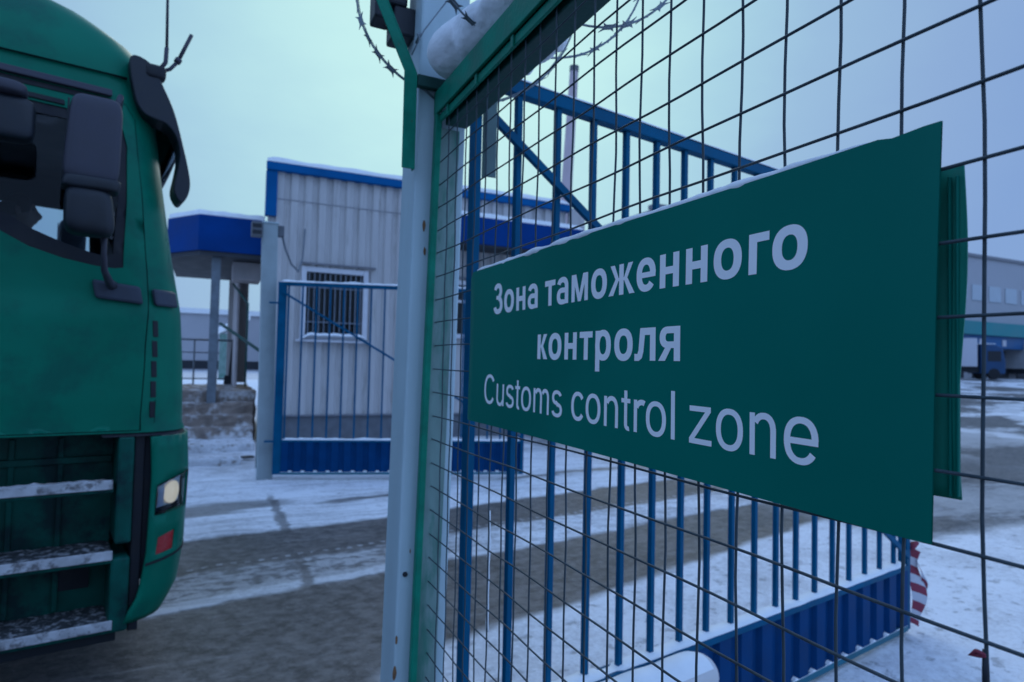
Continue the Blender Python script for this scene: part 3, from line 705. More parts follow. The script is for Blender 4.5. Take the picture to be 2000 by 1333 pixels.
mb = MB(); mb.prism([(GX0+.02, .02), (GX1-.02, .02), (GX1-.02, GD-.02), (GX0+.79, GD-.02)], lambda u, v, d: (u, v, d), -.1, GZ0-.002); mb.build('plinth', 'plinth', gh)
mb = MB(); mb.box(GX0-.02, -.03, GZ0, GX1, -.005, GZ0+.03); mb.build('drip_flashing', 'clad_dark', gh)
mb = MB(); mb.box(GX0+.14, -.006, 4.40, GX1, -.001, 4.415); mb.build('cladding_seam', 'clad_dark', gh)
mb = MB(); mb.prism([(GX0-.06, -.10), (GX1+.1, -.10), (GX1+.1, GD+.1), (GX0+.75, GD+.1)], lambda u, v, d: (u, v, d), 4.90, 5.045); mb.build('roof_trim', 'trim_blue', gh, bevel=.01)
mb = MB(); mb.box(GX0-.05, -.06, 4.08, GX0+.14, .10, 4.899); mb.build('corner_trim', 'trim_blue', gh, bevel=.006)
def slab(mb, nu, nv, fn, zb):
    def g_(i, j):
        u = min(1, max(0, (i-1)/(nu-1))); v = min(1, max(0, (j-1)/(nv-1)))
        x, y, z = fn(u, v)
        return (x, y, zb if i in (0, nu+1) or j in (0, nv+1) else max(z, zb+.01))
    n_, m_ = nu+2, nv+2
    mb.add([g_(i, j) for i in range(n_) for j in range(m_)], [(i*m_+j, (i+1)*m_+j, (i+1)*m_+j+1, i*m_+j+1) for i in range(n_-1) for j in range(m_-1)])
    return mb
def window(parent, x0, x1, z0, z1, nb, sill_snow=True):
    w_ = MB(); t_ = .09
    w_.box(x0-t_, -.035, z0-.05, x0, .10, z1+t_); w_.box(x1, -.035, z0-.05, x1+t_, .10, z1+t_)
    w_.box(x0+.001, -.033, z1, x1-.001, .10, z1+t_); w_.box(x0+.001, -.033, z0-.05, x1-.001, .10, z0)
    fr = w_.build('window', 'pvc', parent, bevel=.005)
    s_ = MB(); s_.box(x0-.16, -.14, z0-.09, x1+.16, .0, z0-.052); s_.build('sill', 'pvc', fr, bevel=.005)
    s_ = MB(); s_.box(x0-.12, -.08, z1+.135, x1+.22, .0, z1+.165); s_.build('lintel_flashing', 'clad_dark', fr)
    s_ = MB(); s_.box(x0, .085, z0, x1, .09, z1); s_.build('pane', 'dark_glass', fr)
    s_ = MB(); s_.box(x0-.05, .5, z0-.1, x1+.05, .52, z1+.1); s_.build('dark_backing', 'room', fr)  # dark sheet behind the pane, stands in for the unlit room
    if nb:
        s_ = MB()
        for k in range(nb):
            x = x0+(x1-x0)*(k+.5)/nb; s_.box(x-.007, -.012, z0, x+.007, .01, z1)
        for z in (z0+.28, z1-.28): s_.box(x0, .011, z-.01, x1, .02, z+.01)
        s_.build('window_bars', 'bars', fr)
    if sill_snow:
        s_ = MB(); n_ = 24
        s_.grid(n_, 8, lambda u, v: (x0-.13+u*(x1-x0+.26), -.20+.19*v, z0-.075+(.15+.02*nz(u*9, 2))*min(1, u*7, (1-u)*7)*(sin(pi*(.18+.8*v))**.6)))
        s_.build('sill_snow', 'snow', fr, smooth=True)
    return fr
mb = MB()
slab(mb, 60, 12, lambda u, v: (GX0-.05+.80*v+u*(GX1-GX0+.12-.80*v), -.105+v*(GD+.1), 5.046+(.10+.035*nz(u*14, v*3))*min(1, u*30+.5, (1-u)*30, v*10+.75)), 5.044)
mb.build('roof_snow', 'snow', gh, smooth=True)
window(gh, WX0, WX1, WZ0, WZ1, 11); window(gh, VX0, VX1, VZ0, VZ1, 0, False)
mb = MB(); mb.box(VX0+.5, -.02, VZ0, VX0+.56, .08, VZ1); mb.box(VX0, -.02, VZ1-.36, VX1, .08, VZ1-.31); mb.build('window_mullion', 'pvc', gh)
# service canopy over the second window
mb = MB(); mb.box(3.95, -.75, 3.83, 7.02, -.06, 4.36); mb.build('service_canopy', 'canopy_blue', gh, bevel=.01)
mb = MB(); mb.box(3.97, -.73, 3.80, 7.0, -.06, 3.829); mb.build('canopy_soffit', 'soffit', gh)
mb = MB(); slab(mb, 40, 6, lambda u, v: (3.96+u*3.05, -.745+v*.68, 4.361+(.10+.02*nz(u*11, v))*min(1, u*25, (1-u)*25)*(.75+.25*sin(pi*(.1+.8*v)))), 4.359); mb.build('canopy_snow', 'snow', gh, smooth=True)
mb = MB(); mb.box(GX1+.101, .0, 4.0, GX1+.5, .08, 5.0); mb.build('end_trim', 'clad', gh)
# entrance porch on the left with a chamfered blue fascia
por = [(GX0+.02, .40), (-.25, .40), (-.78, 1.15), (-.78, 4.2), (GX0+.02, 4.2)]
mb = MB(); mb.prism(por, lambda u, v, d: (u, v, d), 3.42, 4.06); mb.build('porch_fascia', 'canopy_blue', gh, bevel=.006)
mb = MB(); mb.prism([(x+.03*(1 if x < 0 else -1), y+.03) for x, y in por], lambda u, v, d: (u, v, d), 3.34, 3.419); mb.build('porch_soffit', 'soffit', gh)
mb = MB()
def pcap(u, v):
    x = GX0-.02-u*1.6; y = .42+max(0, (-.25-x))*1.42+v*3.5
    return (x, min(y, 4.15), 4.061+(.13+.03*nz(u*8, v*6))*min(1, v*12+.65, (1-u)*8+.6))
slab(mb, 24, 12, pcap, 4.059); mb.build('porch_snow', 'snow', gh, smooth=True)
mb = MB(); mb.box(-.02, .55, .32, .13, .70, 3.339); mb.build('porch_post', 'steel', gh, bevel=.006)
mb = MB(); mb.box(.46, 1.5, .95, .5, 4.1, 3.33); mb.build('porch_wall', 'porch_wall', gh)
mb = MB(); mb.box(.34, .9, 3.0, .84, 1.6, 3.33); mb.build('beam_end', 'porch_wall', gh, bevel=.01)
mb = MB(); mb.box(.36, 4.0, .95, .78, 4.1, 3.33); mb.build('rear_panel', 'clad', gh)
mb = MB(); mb.tube([(.60, .3, 1.0), (.60, .3, 2.5), (.35, .8, 2.9)], .02, 6); mb.build('pipe', 'dark_green', gh, smooth=True)
# steps
st = thing('entrance_steps', 'snowy worn concrete steps below the blue porch', 'steps', (0, 12.2, 0))
def rough_block(x0, y0, z0, x1, y1, z1, name, mat, seed):
    mb = MB(); mb.box(x0, y0, z0, x1, y1, z1); o = mb.build(name, mat, st)
    md = o.modifiers.new('sub', 'SUBSURF'); md.subdivision_type = 'SIMPLE'; md.levels = 3; md.render_levels = 4
    tx = bpy.data.textures.new('rough', 'CLOUDS'); tx.noise_scale = .18
    dm = o.modifiers.new('disp', 'DISPLACE'); dm.texture = tx; dm.strength = .09; dm.texture_coords = 'GLOBAL'
rough_block(-1.1, .75, 0, .82, 4.1, .90, 'landing', 'concrete', 1)
for i, (y0, z1) in enumerate([(.45, .70), (.12, .50), (-.22, .32)]): rough_block(-1.2, y0, 0, .76-.02*i, y0+.36, z1, 'step', 'concrete', i)
rough_block(-1.4, -1.1, -.1, .70, -.22, .14, 'step', 'dirty_snow', 8)
mb = MB(); mb.box(0, 0, 0, .16, .12, .03); o = mb.build('scrap_board', 'black', None, bevel=.006); o.location = (.50, 10.1, .05); o.rotation_euler = (0, 0, .3); tag(o, 'small dark flat board lying in the snow by the steps', 'board')
# railing
rl = thing('handrail', 'thin dark steel handrail on the porch landing', 'railing', (0, 15.6, .90))
mb = MB(); mb.tube([(-1.2, 0, 1.0), (.55, 0, 1.0)], .022, 8); mb.build('top_rail', 'steel', rl, smooth=True)
mb = MB(); mb.tube([(-1.2, 0, .72), (.2, 0, .72)], .014, 6); mb.build('mid_rail', 'steel', rl, smooth=True)
mb = MB(); mb.tube([(-1.2, 0, .15), (.55, 0, .15)], .014, 6); mb.build('low_rail', 'steel', rl, smooth=True)
for x in (-1.15, -.3, .15, .52):
    mb = MB(); mb.tube([(x, 0, 0), (x, 0, 1.0)], .018, 8); mb.build('baluster', 'steel', rl, smooth=True)
bd = MB(); bd.box(0, 0, 0, .07, .03, 1.0); bd.box(-.08, -.01, 0, .1, .04, .2)
o = bd.build('leaning_tool', 'black', None, bevel=.01); o.location = (.38, 15.45, .93); o.rotation_euler = (0, .06, 0); tag(o, 'dark long handled tool leaning by the handrail', 'tool')

# ------------------------------------------------------------------ kerb behind the far gate
kb = MB()
kb.box(-8, 0, -.1, .45, .25, .12)
o = kb.build('kerb', 'dirty_snow', None, bevel=.03); o.location = (0, 9.75, 0); o['kind'] = 'structure'

# ------------------------------------------------------------------ truck
TA = radians(10.7)
truck = thing('truck', 'dark green lorry with black mirrors driving out through the gate', 'truck', (-.13, 3.38, 0), TA)
TW = 2.5; CR = .22
def lerp(tab, z):
    for (z0, a), (z1, b2) in zip(tab, tab[1:]):
        if z <= z1: return a+(b2-a)*max(0, (z-z0)/(z1-z0))
    return tab[-1][1]
SF = [(.2, -.06), (.30, .0), (.42, .06), (.6, .085), (.95, .095), (1.14, .085), (1.17, .06), (1.45, .05), (1.74, .03), (1.98, -.015), (2.4, -.078), (2.62, -.105), (2.75, -.11), (2.87, -.125), (3.0, -.22), (3.12, -.39), (3.25, -.65), (3.36, -1.0)]
WI = [(.2, .03), (.35, .0), (1.14, .0), (1.148, .012), (1.255, .010), (1.265, .002), (1.29, .004), (1.50, .002), (1.715, .0), (1.735, .016), (1.76, .02), (2.0, .022), (2.6, .05), (2.72, .06), (2.87, .085), (3.0, .14), (3.12, .22), (3.25, .38), (3.36, .62)]
def body(t, z, off=0.):
    """t = 0 at the start of the near corner arc, negative along the near side; returns (s, n, z)."""
    sf = lerp(SF, z); wi = lerp(WI, z); r = CR
    arc = r*pi/2; lf = TW-2*r; tot = 2*arc+lf
    far = t > tot/2
    if far: t = tot-t
    sa = sf-r
    if t <= 0: p = (sa+t, wi-off)
    elif t <= arc:
        a = t/r; p = (sa+(r+off)*sin(a), wi+r-(r+off)*cos(a))
    else:
        q = (t-arc)/lf; p = (sf+off+.03*sin(pi*min(1, q)), wi+r+q*(TW-2*r-2*wi))
    return Vector((p[0], TW-p[1] if far else p[1], z))
ARC = CR*pi/2; TOT = 2*ARC+TW-2*CR
def ta(s, z): return s-(lerp(SF, z)-CR)      # actual s on the side -> t
def dens(poly, d=.06):
    out = []
    for a, b2 in zip(poly, poly[1:]+poly[:1]):
        k = max(1, int(math.hypot(b2[0]-a[0], b2[1]-a[1])/d))
        out += [(a[0]+(b2[0]-a[0])*i/k, a[1]+(b2[1]-a[1])*i/k) for i in range(k)]
    return out
def inside(p, poly):
    c = False
    for (x0, y0), (x1, y1) in zip(poly, poly[1:]+poly[:1]):
        if (y0 > p[1]) != (y1 > p[1]) and p[0] < (x1-x0)*(p[1]-y0)/(y1-y0)+x0: c = not c
    return c
def sheet(outer, holes, step=.05, off=0., back=0.):
    """surface patch of the cab: outline and holes in (t, z)"""
    outer = dens(outer, step); hs = [dens(h, step) for h in holes]
    pts = [Vector(p) for p in outer]; edges = [(i, (i+1) % len(outer)) for i in range(len(outer))]
    for h in hs:
        o = len(pts); pts += [Vector(p) for p in h]; edges += [(o+i, o+(i+1) % len(h)) for i in range(len(h))]
    x0 = min(p[0] for p in outer); x1 = max(p[0] for p in outer); z0 = min(p[1] for p in outer); z1 = max(p[1] for p in outer)
    x = x0+step/2
    while x < x1:
        z = z0+step/2
        while z < z1:
            if inside((x, z), outer) and not any(inside((x, z), h) for h in hs): pts.append(Vector((x, z)))
            z += step
        x += step
    r = geometry.delaunay_2d_cdt(pts, edges, [], 0, 1e-5)
    vs, fs = r[0], r[2]
    ff = []
    for f_ in fs:
        c = sum((vs[i] for i in f_), Vector((0, 0)))/len(f_)
        if inside(c, outer) and not any(inside(c, h) for h in hs): ff.append(tuple(f_))
    mb = MB(); mb.add([body(v_.x, v_.y, off) for v_ in vs], ff); return mb
def far_side(poly): return [(TOT-t, z) for t, z in poly]
def side(poly): return [(ta(s, z), z) for s, z in poly]
win_o = side([(-.236, 1.90), (-.232, 2.2), (-.238, 2.46), (-.262, 2.545), (-.32, 2.575), (-1.12, 2.60), (-1.17, 2.56), (-1.18, 2.15), (-1.12, 2.10), (-.80, 2.065), (-.68, 2.01), (-.58, 1.955), (-.46, 1.918), (-.34, 1.897), (-.27, 1.893)])
win_i = side([(-.278, 1.955), (-.268, 2.2), (-.272, 2.43), (-.296, 2.505), (-.34, 2.53), (-1.10, 2.55), (-1.13, 2.52), (-1.14, 2.20), (-1.09, 2.16), (-.80, 2.125), (-.66, 2.085), (-.57, 2.03), (-.46, 1.985), (-.36, 1.955), (-.31, 1.945)])
door_o = side([(-.140, 1.163), (-.135, 1.55), (-.137, 1.90), (-.165, 2.25), (-.205, 2.60), (-.25, 2.66), (-1.25, 2.69), (-1.28, 2.64), (-1.28, 1.163)])
def shrink(poly, d):
    n_ = len(poly); out = []
    for i in range(n_):
        a = Vector(poly[i-1]); b2 = Vector(poly[i]); c = Vector(poly[(i+1) % n_])
        e1 = (b2-a).normalized(); e2 = (c-b2).normalized()
        nn = (Vector((-e1.y, e1.x))+Vector((-e2.y, e2.x)))
        nn = nn.normalized()*d if nn.length > 1e-6 else Vector((0, 0))
        out.append((b2.x+nn.x, b2.y+nn.y))
    return out
ws = [(ARC+.06, 1.86), (TOT-ARC-.06, 1.86), (TOT-ARC-.10, 2.62), (ARC+.10, 2.62)]
BK = -2.0
outl = [(BK, 1.155), (TOT-BK, 1.155), (TOT-BK, 3.36), (BK, 3.36)]
sh = sheet(outl, [door_o, far_side(door_o)[::-1], ws], .06)
# crown of the roof and rear wall
topr = [body(BK+(TOT-2*BK)*i/60, 3.36) for i in range(61)]
o_ = len(sh.v); sh.v += [tuple(p) for p in topr]+[(-1.75, TW/2, 3.44)]; sh.f += [(o_+i, o_+i+1, o_+61) for i in range(60)]+[(o_+60, o_, o_+61)]
for i in range(24):
    z0 = 1.155+i*(2.205/24); z1 = 1.155+(i+1)*(2.205/24)
    sh.add([body(BK, z0), body(TOT-BK, z0), body(TOT-BK, z1), body(BK, z1)], [(0, 1, 2, 3)])
o = sh.build('cab_body', 'truck', truck, smooth=True, fix=False)
def add_door(poly, winh, wino, far=False):
    d = sheet(poly, [wino], .05)
    dr = d.build('door', 'truck', truck, smooth=True, fix=False)
    md = dr.modifiers.new('solid', 'SOLIDIFY'); md.thickness = .004; md.offset = 0; md.use_rim = False
    w_ = sheet(wino, [winh], .05, -.004); w_.build('window_seal', 'rubber', dr, smooth=True, fix=False)
    p_ = sheet(winh, [], .12, -.010); p_.build('window_pane', 'glass', dr, smooth=True, fix=False)
    return dr
ccw = lambda p: p if sum(a[0]*b2[1]-b2[0]*a[1] for a, b2 in zip(p, p[1:]+p[:1])) > 0 else p[::-1]
door_o = ccw(door_o); win_o = ccw(win_o); win_i = ccw(win_i)
near_door = add_door(shrink(door_o, .005), win_i, win_o)
fdo, fwo, fwi = (ccw(far_side(p)) for p in (door_o, win_o, [(t, z+.042 if z > 2.4 else z-.02) for t, z in win_i]))
add_door(shrink(fdo, .005), fwi, fwo, True)
sheet(ws, [], .2, -.004).build('windscreen', 'glass', truck, smooth=True, fix=False)
# dark lining just inside the shell (closes the shut lines, has the same openings)
lin = sheet([(BK, 1.16), (TOT-BK, 1.16), (TOT-BK, 2.9), (BK, 2.9)], [ccw(win_o), ccw(fwo), ws], .10, -.030)
lin.add([body(BK, 1.16, -.05), body(TOT-BK, 1.16, -.05), body(TOT-BK, 2.9, -.05), body(BK, 2.9, -.05)], [(0, 1, 2, 3)])
lin.add([(-2.2, .05, 2.78), (-.25, .05, 2.78), (-.25, 2.45, 2.78), (-2.2, 2.45, 2.78), (-2.2, .05, 1.2), (-.1, .05, 1.2), (-.1, 2.45, 1.2), (-2.2, 2.45, 1.2)], [(0, 1, 2, 3), (4, 5, 6, 7)])
lin.build('cab_lining', 'cab_in', truck, smooth=False, fix=False)
# roof gutter strips
def strip(pts, wd, off0, off1, name, mat, parent=truck, bev=.004):
    """raised strip along a path of (t, z) on the cab skin"""
    mb = MB(); n_ = len(pts); vs = []
    for t, z in pts:
        vs += [body(t, z-wd/2, off0), body(t, z-wd/2, off1), body(t, z+wd/2, off1), body(t, z+wd/2, off0)]
    fs = [(i*4+j, i*4+(j+1) % 4, i*4+4+(j+1) % 4, i*4+4+j) for i in range(n_-1) for j in range(4)]+[(0, 1, 2, 3), ((n_-1)*4+3, (n_-1)*4+2, (n_-1)*4+1, (n_-1)*4)]
    return mb.add(vs, fs).build(name, mat, parent, bevel=bev)
strip([(ta(-1.3+i*.11, 2.70), 2.705-.002*i) for i in range(10)], .030, .0, .028, 'gutter', 'mirror_shell')
strip([(ta(-1.3+i*.11, 2.70), 2.672-.002*i) for i in range(10)], .026, .0, .006, 'gutter_black_strip', 'rubber')  # black trim strip just below the gutter
strip([(ta(-1.2+i*.09, 2.6), 2.625-.003*i) for i in range(9)], .024, .002, .010, 'door_top_seal', 'rubber', near_door)
# grip trim below the window
strip([(ta(-.345+i*.02, 1.79), 1.795-.002*i) for i in range(10)], .082, .0, .030, 'grab_trim', 'trim_grey', near_door, .012)
strip([(ta(-.118+i*.02, 1.79), 1.775) for i in range(7)], .078, .0, .028, 'grab_trim', 'trim_grey', truck, .012)
# air vents at the corner post
for i in range(5):
    z = 1.63-i*.093
    strip([(ta(-.108, z)+q*.012, z) for q in range(3)], .074, -.004, .003, 'vent_slot', 'rubber', truck, .002)
strip([(ta(-.085, z)+.0, z) for z in (1.20, 1.3)], .01, 0, .004, 'corner_seam', 'rubber')
# front seam between cab shell and bumper
strip([(-.15+i*.05, 1.147) for i in range(62)], .02, -.03, -.012, 'bumper_gap', 'rubber')
# bumper: wraps round both front corners
bt0 = .040
bo = [(bt0, .30), (TOT-bt0, .30), (TOT-bt0, 1.135), (bt0, 1.135)]
hl = [(.060, .775), (.262, .790), (.272, .955), (.15, .938), (.063, .910)]
fl_ = [(.078, .590), (.170, .600), (.175, .690), (.083, .668)]
hlf, flf = ccw(far_side(hl)), ccw(far_side(fl_)); hl = ccw(hl); fl_ = ccw(fl_)
bp_ = sheet(bo, [hl, hlf, fl_, flf], .05, 0)
bump = bp_.build('bumper', 'truck', truck, smooth=True, fix=False)
md = bump.modifiers.new('solid', 'SOLIDIFY'); md.thickness = .02; md.offset = -1
strip([(bt0+i*.02, .555+.0025*i) for i in range(18)], .012, -.006, .002, 'bumper_seam', 'rubber', bump, 0)
def lamp(name, poly, c0, c1, far):
    b_ = sheet(poly, [], .03, -.045).build(name, 'rubber', truck, smooth=False, fix=False)
    # rim
    ou = dens(poly, .03); mb = MB(); n_ = len(ou)
    mb.add([body(t, z, .004) for t, z in ou]+[body(t, z, -.045) for t, z in ou], [(i, (i+1) % n_, (i+1) % n_+n_, i+n_) for i in range(n_)])
    mb.build('lamp_rim', 'rubber', b_, fix=False)
    return b_
for pol, far in ((hl, False), (hlf, True)):
    h_ = lamp('headlight', pol, 0, 0, far)
    mp_ = (lambda t: TOT-t) if far else (lambda t: t)
    bz = ccw([(mp_(t), z) for t, z in [(.070, .800), (.250, .812), (.258, .930), (.15, .918), (.072, .892)]])
    sheet(bz, [], .03, -.030).build('reflector', 'chrome', h_, smooth=True, fix=False)
    bz = ccw([(mp_(.168+.060*cos(a)), .862+.052*sin(a)) for a in [k*pi/8 for k in range(16)]])
    sheet(bz, [], .02, -.022).build('bulb_dish', 'bulb', h_, smooth=True, fix=False)
    bz = ccw([(mp_(t), z) for t, z in [(.074, .805), (.106, .808), (.108, .895), (.077, .885)]])
    sheet(bz, [], .02, -.014).build('turn_signal', 'amb_white', h_, smooth=True, fix=False)
    sheet(pol, [], .04, -.004).build('lens', 'glass', h_, smooth=True, fix=False)
for pol in (fl_, flf): sheet(pol, [], .02, -.006).build('fog_lamp', 'fog_red', truck, smooth=True, fix=False)
# grille on the front face
for i in range(6):
    z = 1.25+i*.09
    strip([(ARC+.25+k*.1, z) for k in range(17)], .05, .0, .012, 'grille_slat', 'truck_dark', truck, .004)
# step well: recessed box with three snowy treads
def tbox(x0, y0, z0, x1, y1, z1, name, mat, parent=truck, bev=.004):
    return MB().box(x0, y0, z0, x1, y1, z1).build(name, mat, parent, bevel=bev)
tbox(-.158, .035, .26, -.118, .60, 1.15, 'black_gap', 'rubber'); tbox(-.117, .05, .48, -.05, .55, 1.15, 'bumper_core', 'rubber')
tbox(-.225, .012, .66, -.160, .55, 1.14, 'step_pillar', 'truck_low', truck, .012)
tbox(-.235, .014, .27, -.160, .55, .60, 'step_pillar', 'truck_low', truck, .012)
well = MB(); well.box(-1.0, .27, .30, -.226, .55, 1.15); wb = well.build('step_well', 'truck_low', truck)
mb = MB()
for x in (-.88, -.62, -.44): mb.box(x, .25, .33, x+.022, .269, 1.12)
mb.box(-.99, .24, 1.0, -.23, .268, 1.03); mb.build('well_ribs', 'truck_low', wb, bevel=.004)
mb = MB(); mb.box(-.42, .255, .42, -.30, .269, .52); mb.build('well_socket', 'rubber', wb)
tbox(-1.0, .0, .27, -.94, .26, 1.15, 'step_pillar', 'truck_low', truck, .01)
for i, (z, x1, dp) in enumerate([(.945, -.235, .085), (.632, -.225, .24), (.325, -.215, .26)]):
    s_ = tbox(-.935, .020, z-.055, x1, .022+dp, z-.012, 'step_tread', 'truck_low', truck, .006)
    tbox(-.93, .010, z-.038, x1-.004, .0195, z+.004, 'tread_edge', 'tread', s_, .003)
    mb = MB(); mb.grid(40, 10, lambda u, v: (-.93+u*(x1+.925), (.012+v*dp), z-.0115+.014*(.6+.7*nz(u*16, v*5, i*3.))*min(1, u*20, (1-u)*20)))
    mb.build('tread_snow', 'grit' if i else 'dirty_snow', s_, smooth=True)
tbox(-1.0, .06, .22, -.2, .5, .27, 'sill_beam', 'truck_dark'); tbox(-2.3, .35, .30, -.12, 2.2, .64, 'underbody', 'truck_dark')  # underbody block added to keep light off the ground below the cab
# main and wide angle mirrors on the near side, repeated on the far side
def pillow(mb, s0, s1, n0, n1, z0, z1, e=4.5, lean=0., taper=0.):
    k1, k2 = 18, 26; cx, cy, cz = (s0+s1)/2, (n0+n1)/2, (z0+z1)/2; vs = []
    f_ = lambda c: math.copysign(abs(c)**(2/e), c)
    for i in range(k1+1):
        ph = -pi/2+pi*i/k1
        for j in range(k2):
            th = 2*pi*j/k2
            zz_ = f_(sin(ph)); tp_ = 1-taper*zz_
            vs.append((cx+(s1-s0)/2*f_(cos(ph))*f_(cos(th))*tp_+lean*zz_, cy+(n1-n0)/2*f_(cos(ph))*f_(sin(th)), cz+(z1-z0)/2*zz_))
    mb.add(vs, [(i*k2+j, i*k2+(j+1) % k2, (i+1)*k2+(j+1) % k2, (i+1)*k2+j) for i in range(k1) for j in range(k2)])
    return mb
def mirrors(sy):
    fy = (lambda q: q) if sy else (lambda q: TW-q)
    r_ = bpy.data.objects.new('mirror_set', None); COL.objects.link(r_); r_.parent = truck
    mm = MB(); pillow(mm, -.474, -.284, *sorted((fy(-.30), fy(-.17))), 2.195, 2.552, 6, .006, .04); mm.build('mirror_housing', 'mirror_shell', r_, smooth=True)
    mm = MB(); pillow(mm, -.482, -.280, *sorted((fy(-.305), fy(-.165))), 2.165, 2.222, 5, .004); mm.build('mirror_base', 'black', r_, smooth=True)
    mm = MB(); mm.box(-.472, min(fy(-.285), fy(-.195)), 2.26, -.466, max(fy(-.285), fy(-.195)), 2.52); mm.build('mirror_glass', 'black', r_, bevel=.004)
    mm = MB(); pillow(mm, -.470, -.298, *sorted((fy(-.30), fy(-.16))), 1.985, 2.185, 4.2, -.006, .06); mm.build('wide_mirror_housing', 'black', r_, smooth=True)
    mm = MB(); mm.tube([(-.31, fy(-.2), 2.53), (-.29, fy(-.2), 2.595), (-.285, fy(-.10), 2.60), (-.28, fy(.05), 2.60)], .012, 8); mm.build('mirror_arm', 'mirror_shell', r_, smooth=True)
    mm = MB(); mm.tube([(-.325, fy(-.2), 2.03), (-.325, fy(-.2), 1.93), (-.318, fy(-.16), 1.86), (-.29, fy(-.05), 1.82), (-.27, fy(.02), 1.81)], [.011, .011, .013, .018, .024], 8)
    mm.build('mirror_arm', 'mirror_shell', r_, smooth=True)
mirrors(True); mirrors(False)
kmr = MB(); pillow(kmr, -.82, -.60, -.30, -.12, 2.49, 2.545, 4); o = kmr.build('kerb_mirror', 'mirror_shell', truck, smooth=True)
mm = MB(); pillow(mm, -.84, -.572, -.27, -.15, 2.325, 2.492, 6); mm.build('kerb_mirror_bowl', 'black', o, smooth=True)
mm = MB(); mm.tube([(-.70, -.15, 2.53), (-.72, -.05, 2.62), (-.74, .08, 2.68)], .014, 8); mm.build('kerb_mirror_arm', 'black', o, smooth=True)
# sun visor ahead of the windscreen
vis = MB()
vp = [(-.245, 2.875), (-.16, 2.865), (-.10, 2.76), (-.055, 2.66), (-.015, 2.52), (.022, 2.36), (.018, 2.28), (-.012, 2.235), (-.045, 2.29), (-.034, 2.38), (-.026, 2.46), (-.042, 2.54), (-.085, 2.595), (-.14, 2.61), (-.185, 2.63), (-.22, 2.70)]
def spline(P, k=4):
    out = []; n_ = len(P)
    for i in range(n_):
        p0, p1, p2, p3 = P[i-1], P[i], P[(i+1) % n_], P[(i+2) % n_]
        for j in range(k):
            t = j/k
            out.append(tuple(.5*(2*p1[c]+(p2[c]-p0[c])*t+(2*p0[c]-5*p1[c]+4*p2[c]-p3[c])*t*t+(3*p1[c]-p0[c]-3*p2[c]+p3[c])*t**3) for c in (0, 1)))
    return out
vp = spline(vp)
vis.prism(vp, lambda u, v, d: (u+.0, d, v), .03, .17)
vis.build('visor_bracket', 'black', truck, bevel=.006)
vis = MB(); vis.prism(vp, lambda u, v, d: (u, TW-d, v), .03, .17); vis.build('visor_bracket', 'black', truck, bevel=.006)
mb = MB(); mb.grid(8, 24, lambda u, v: (-.02+.035*sin(pi*v)-.11*u-.03*u*u, .086+v*(TW-.172), 2.50+.34*u))
o = mb.build('sun_visor', 'dark_glass', truck, smooth=True, fix=False); md = o.modifiers.new('solid', 'SOLIDIFY'); md.thickness = .006
mb = MB(); pillow(mb, -.185, -.095, .02, .10, 2.800, 2.868, 4); mb.build('antenna_mount', 'rubber', truck, smooth=True)
mb = MB(); mb.tube([(-.12, .06, 2.86), (-.098, .06, 2.90), (-.096, .06, 2.97)], .010, 7); mb.tube([(-.096, .06, 2.97), (-.108, .06, 3.5)], [.007, .005], 7); mb.build('antenna', 'mirror_shell', truck, smooth=True)
mb = MB(); mb.tube([(-.115, .09, 2.86), (-.075, .09, 2.885), (-.047, .09, 2.925)], .009, 7); mb.tube([(-.047, .09, 2.925), (-.038, .09, 2.945)], .016, 7); mb.tube([(-.036, .09, 2.95), (.012, .09, 3.08)], .009, 7); mb.build('antenna', 'mirror_shell', truck, smooth=True)
# inside of the cab
tbox(-.62, .12, 1.3, -.06, 2.38, 1.90, 'dashboard', 'cab_in', truck, .04)
for n0, ds in ((.35, -.30), (1.62, 0)):
    st_ = MB(); pillow(st_, -1.35+ds, -.78+ds, n0, n0+.52, 1.60, 1.80, 5); pillow(st_, -1.42+ds, -1.22+ds, n0, n0+.52, 1.75, 2.36, 5, -.04); pillow(st_, -1.44+ds, -1.30+ds, n0+.12, n0+.40, 2.38, 2.60, 4)
    st_.build('seat', 'cab_in', truck, smooth=True)
mb = MB(); mb.tube([(-.60+.10*cos(a), 1.88+.22*sin(a), 2.02+.20*cos(a)) for a in [2*pi*k/28 for k in range(28)]], .014, 8, True); mb.bar((-.60, 1.88, 2.02), (-.50, 1.88, 1.85), .06, .06)
mb.bar((-.6, 1.67, 2.02), (-.6, 2.09, 2.02), .03, .02); mb.build('steering_wheel', 'black', truck, smooth=True)
# chassis, wheels and the trailer behind
tbox(-7.0, .75, .65, -.2, 1.75, .95, 'chassis', 'truck_dark')
for x in (-1.55, -4.9):
    for n0 in (.02, 2.18):
        c_ = MB(); c_.lathe([(0, .30), (.0, .46), (.03, .50), (.27, .50), (.30, .46), (.30, .30)], 32, 'y', (x, n0, .50)); tyre = c_.build('wheel', 'rubber', truck, smooth=False)
        c_ = MB(); c_.lathe([(.02, .05), (.03, .12), (.06, .26), (.01, .29), (.29, .29), (.24, .10)], 24, 'y', (x, n0, .50)); c_.build('rim', 'galv', tyre, smooth=False)
mb = MB(); mb.box(-3.6, .08, .40, -2.45, .62, 1.0); mb.build('fuel_tank', 'galv', truck, bevel=.08)
mb = MB(); mb.box(-12.0, 0, 1.15, -2.55, 2.5, 3.9); mb.build('cargo_box', 'tarp', truck, bevel=.02)
arch = MB(); arch.prism([(-2.2, 1.0)]+[(-1.55+.58*cos(a), .50+.58*sin(a)) for a in [pi-k*pi/12 for k in range(13)]]+[(-.97, 1.0), (-.97, 1.154), (-2.2, 1.154)], lambda u, v, d: (u, d, v), .0, .06); arch.build('wheel_arch', 'truck_low', truck)

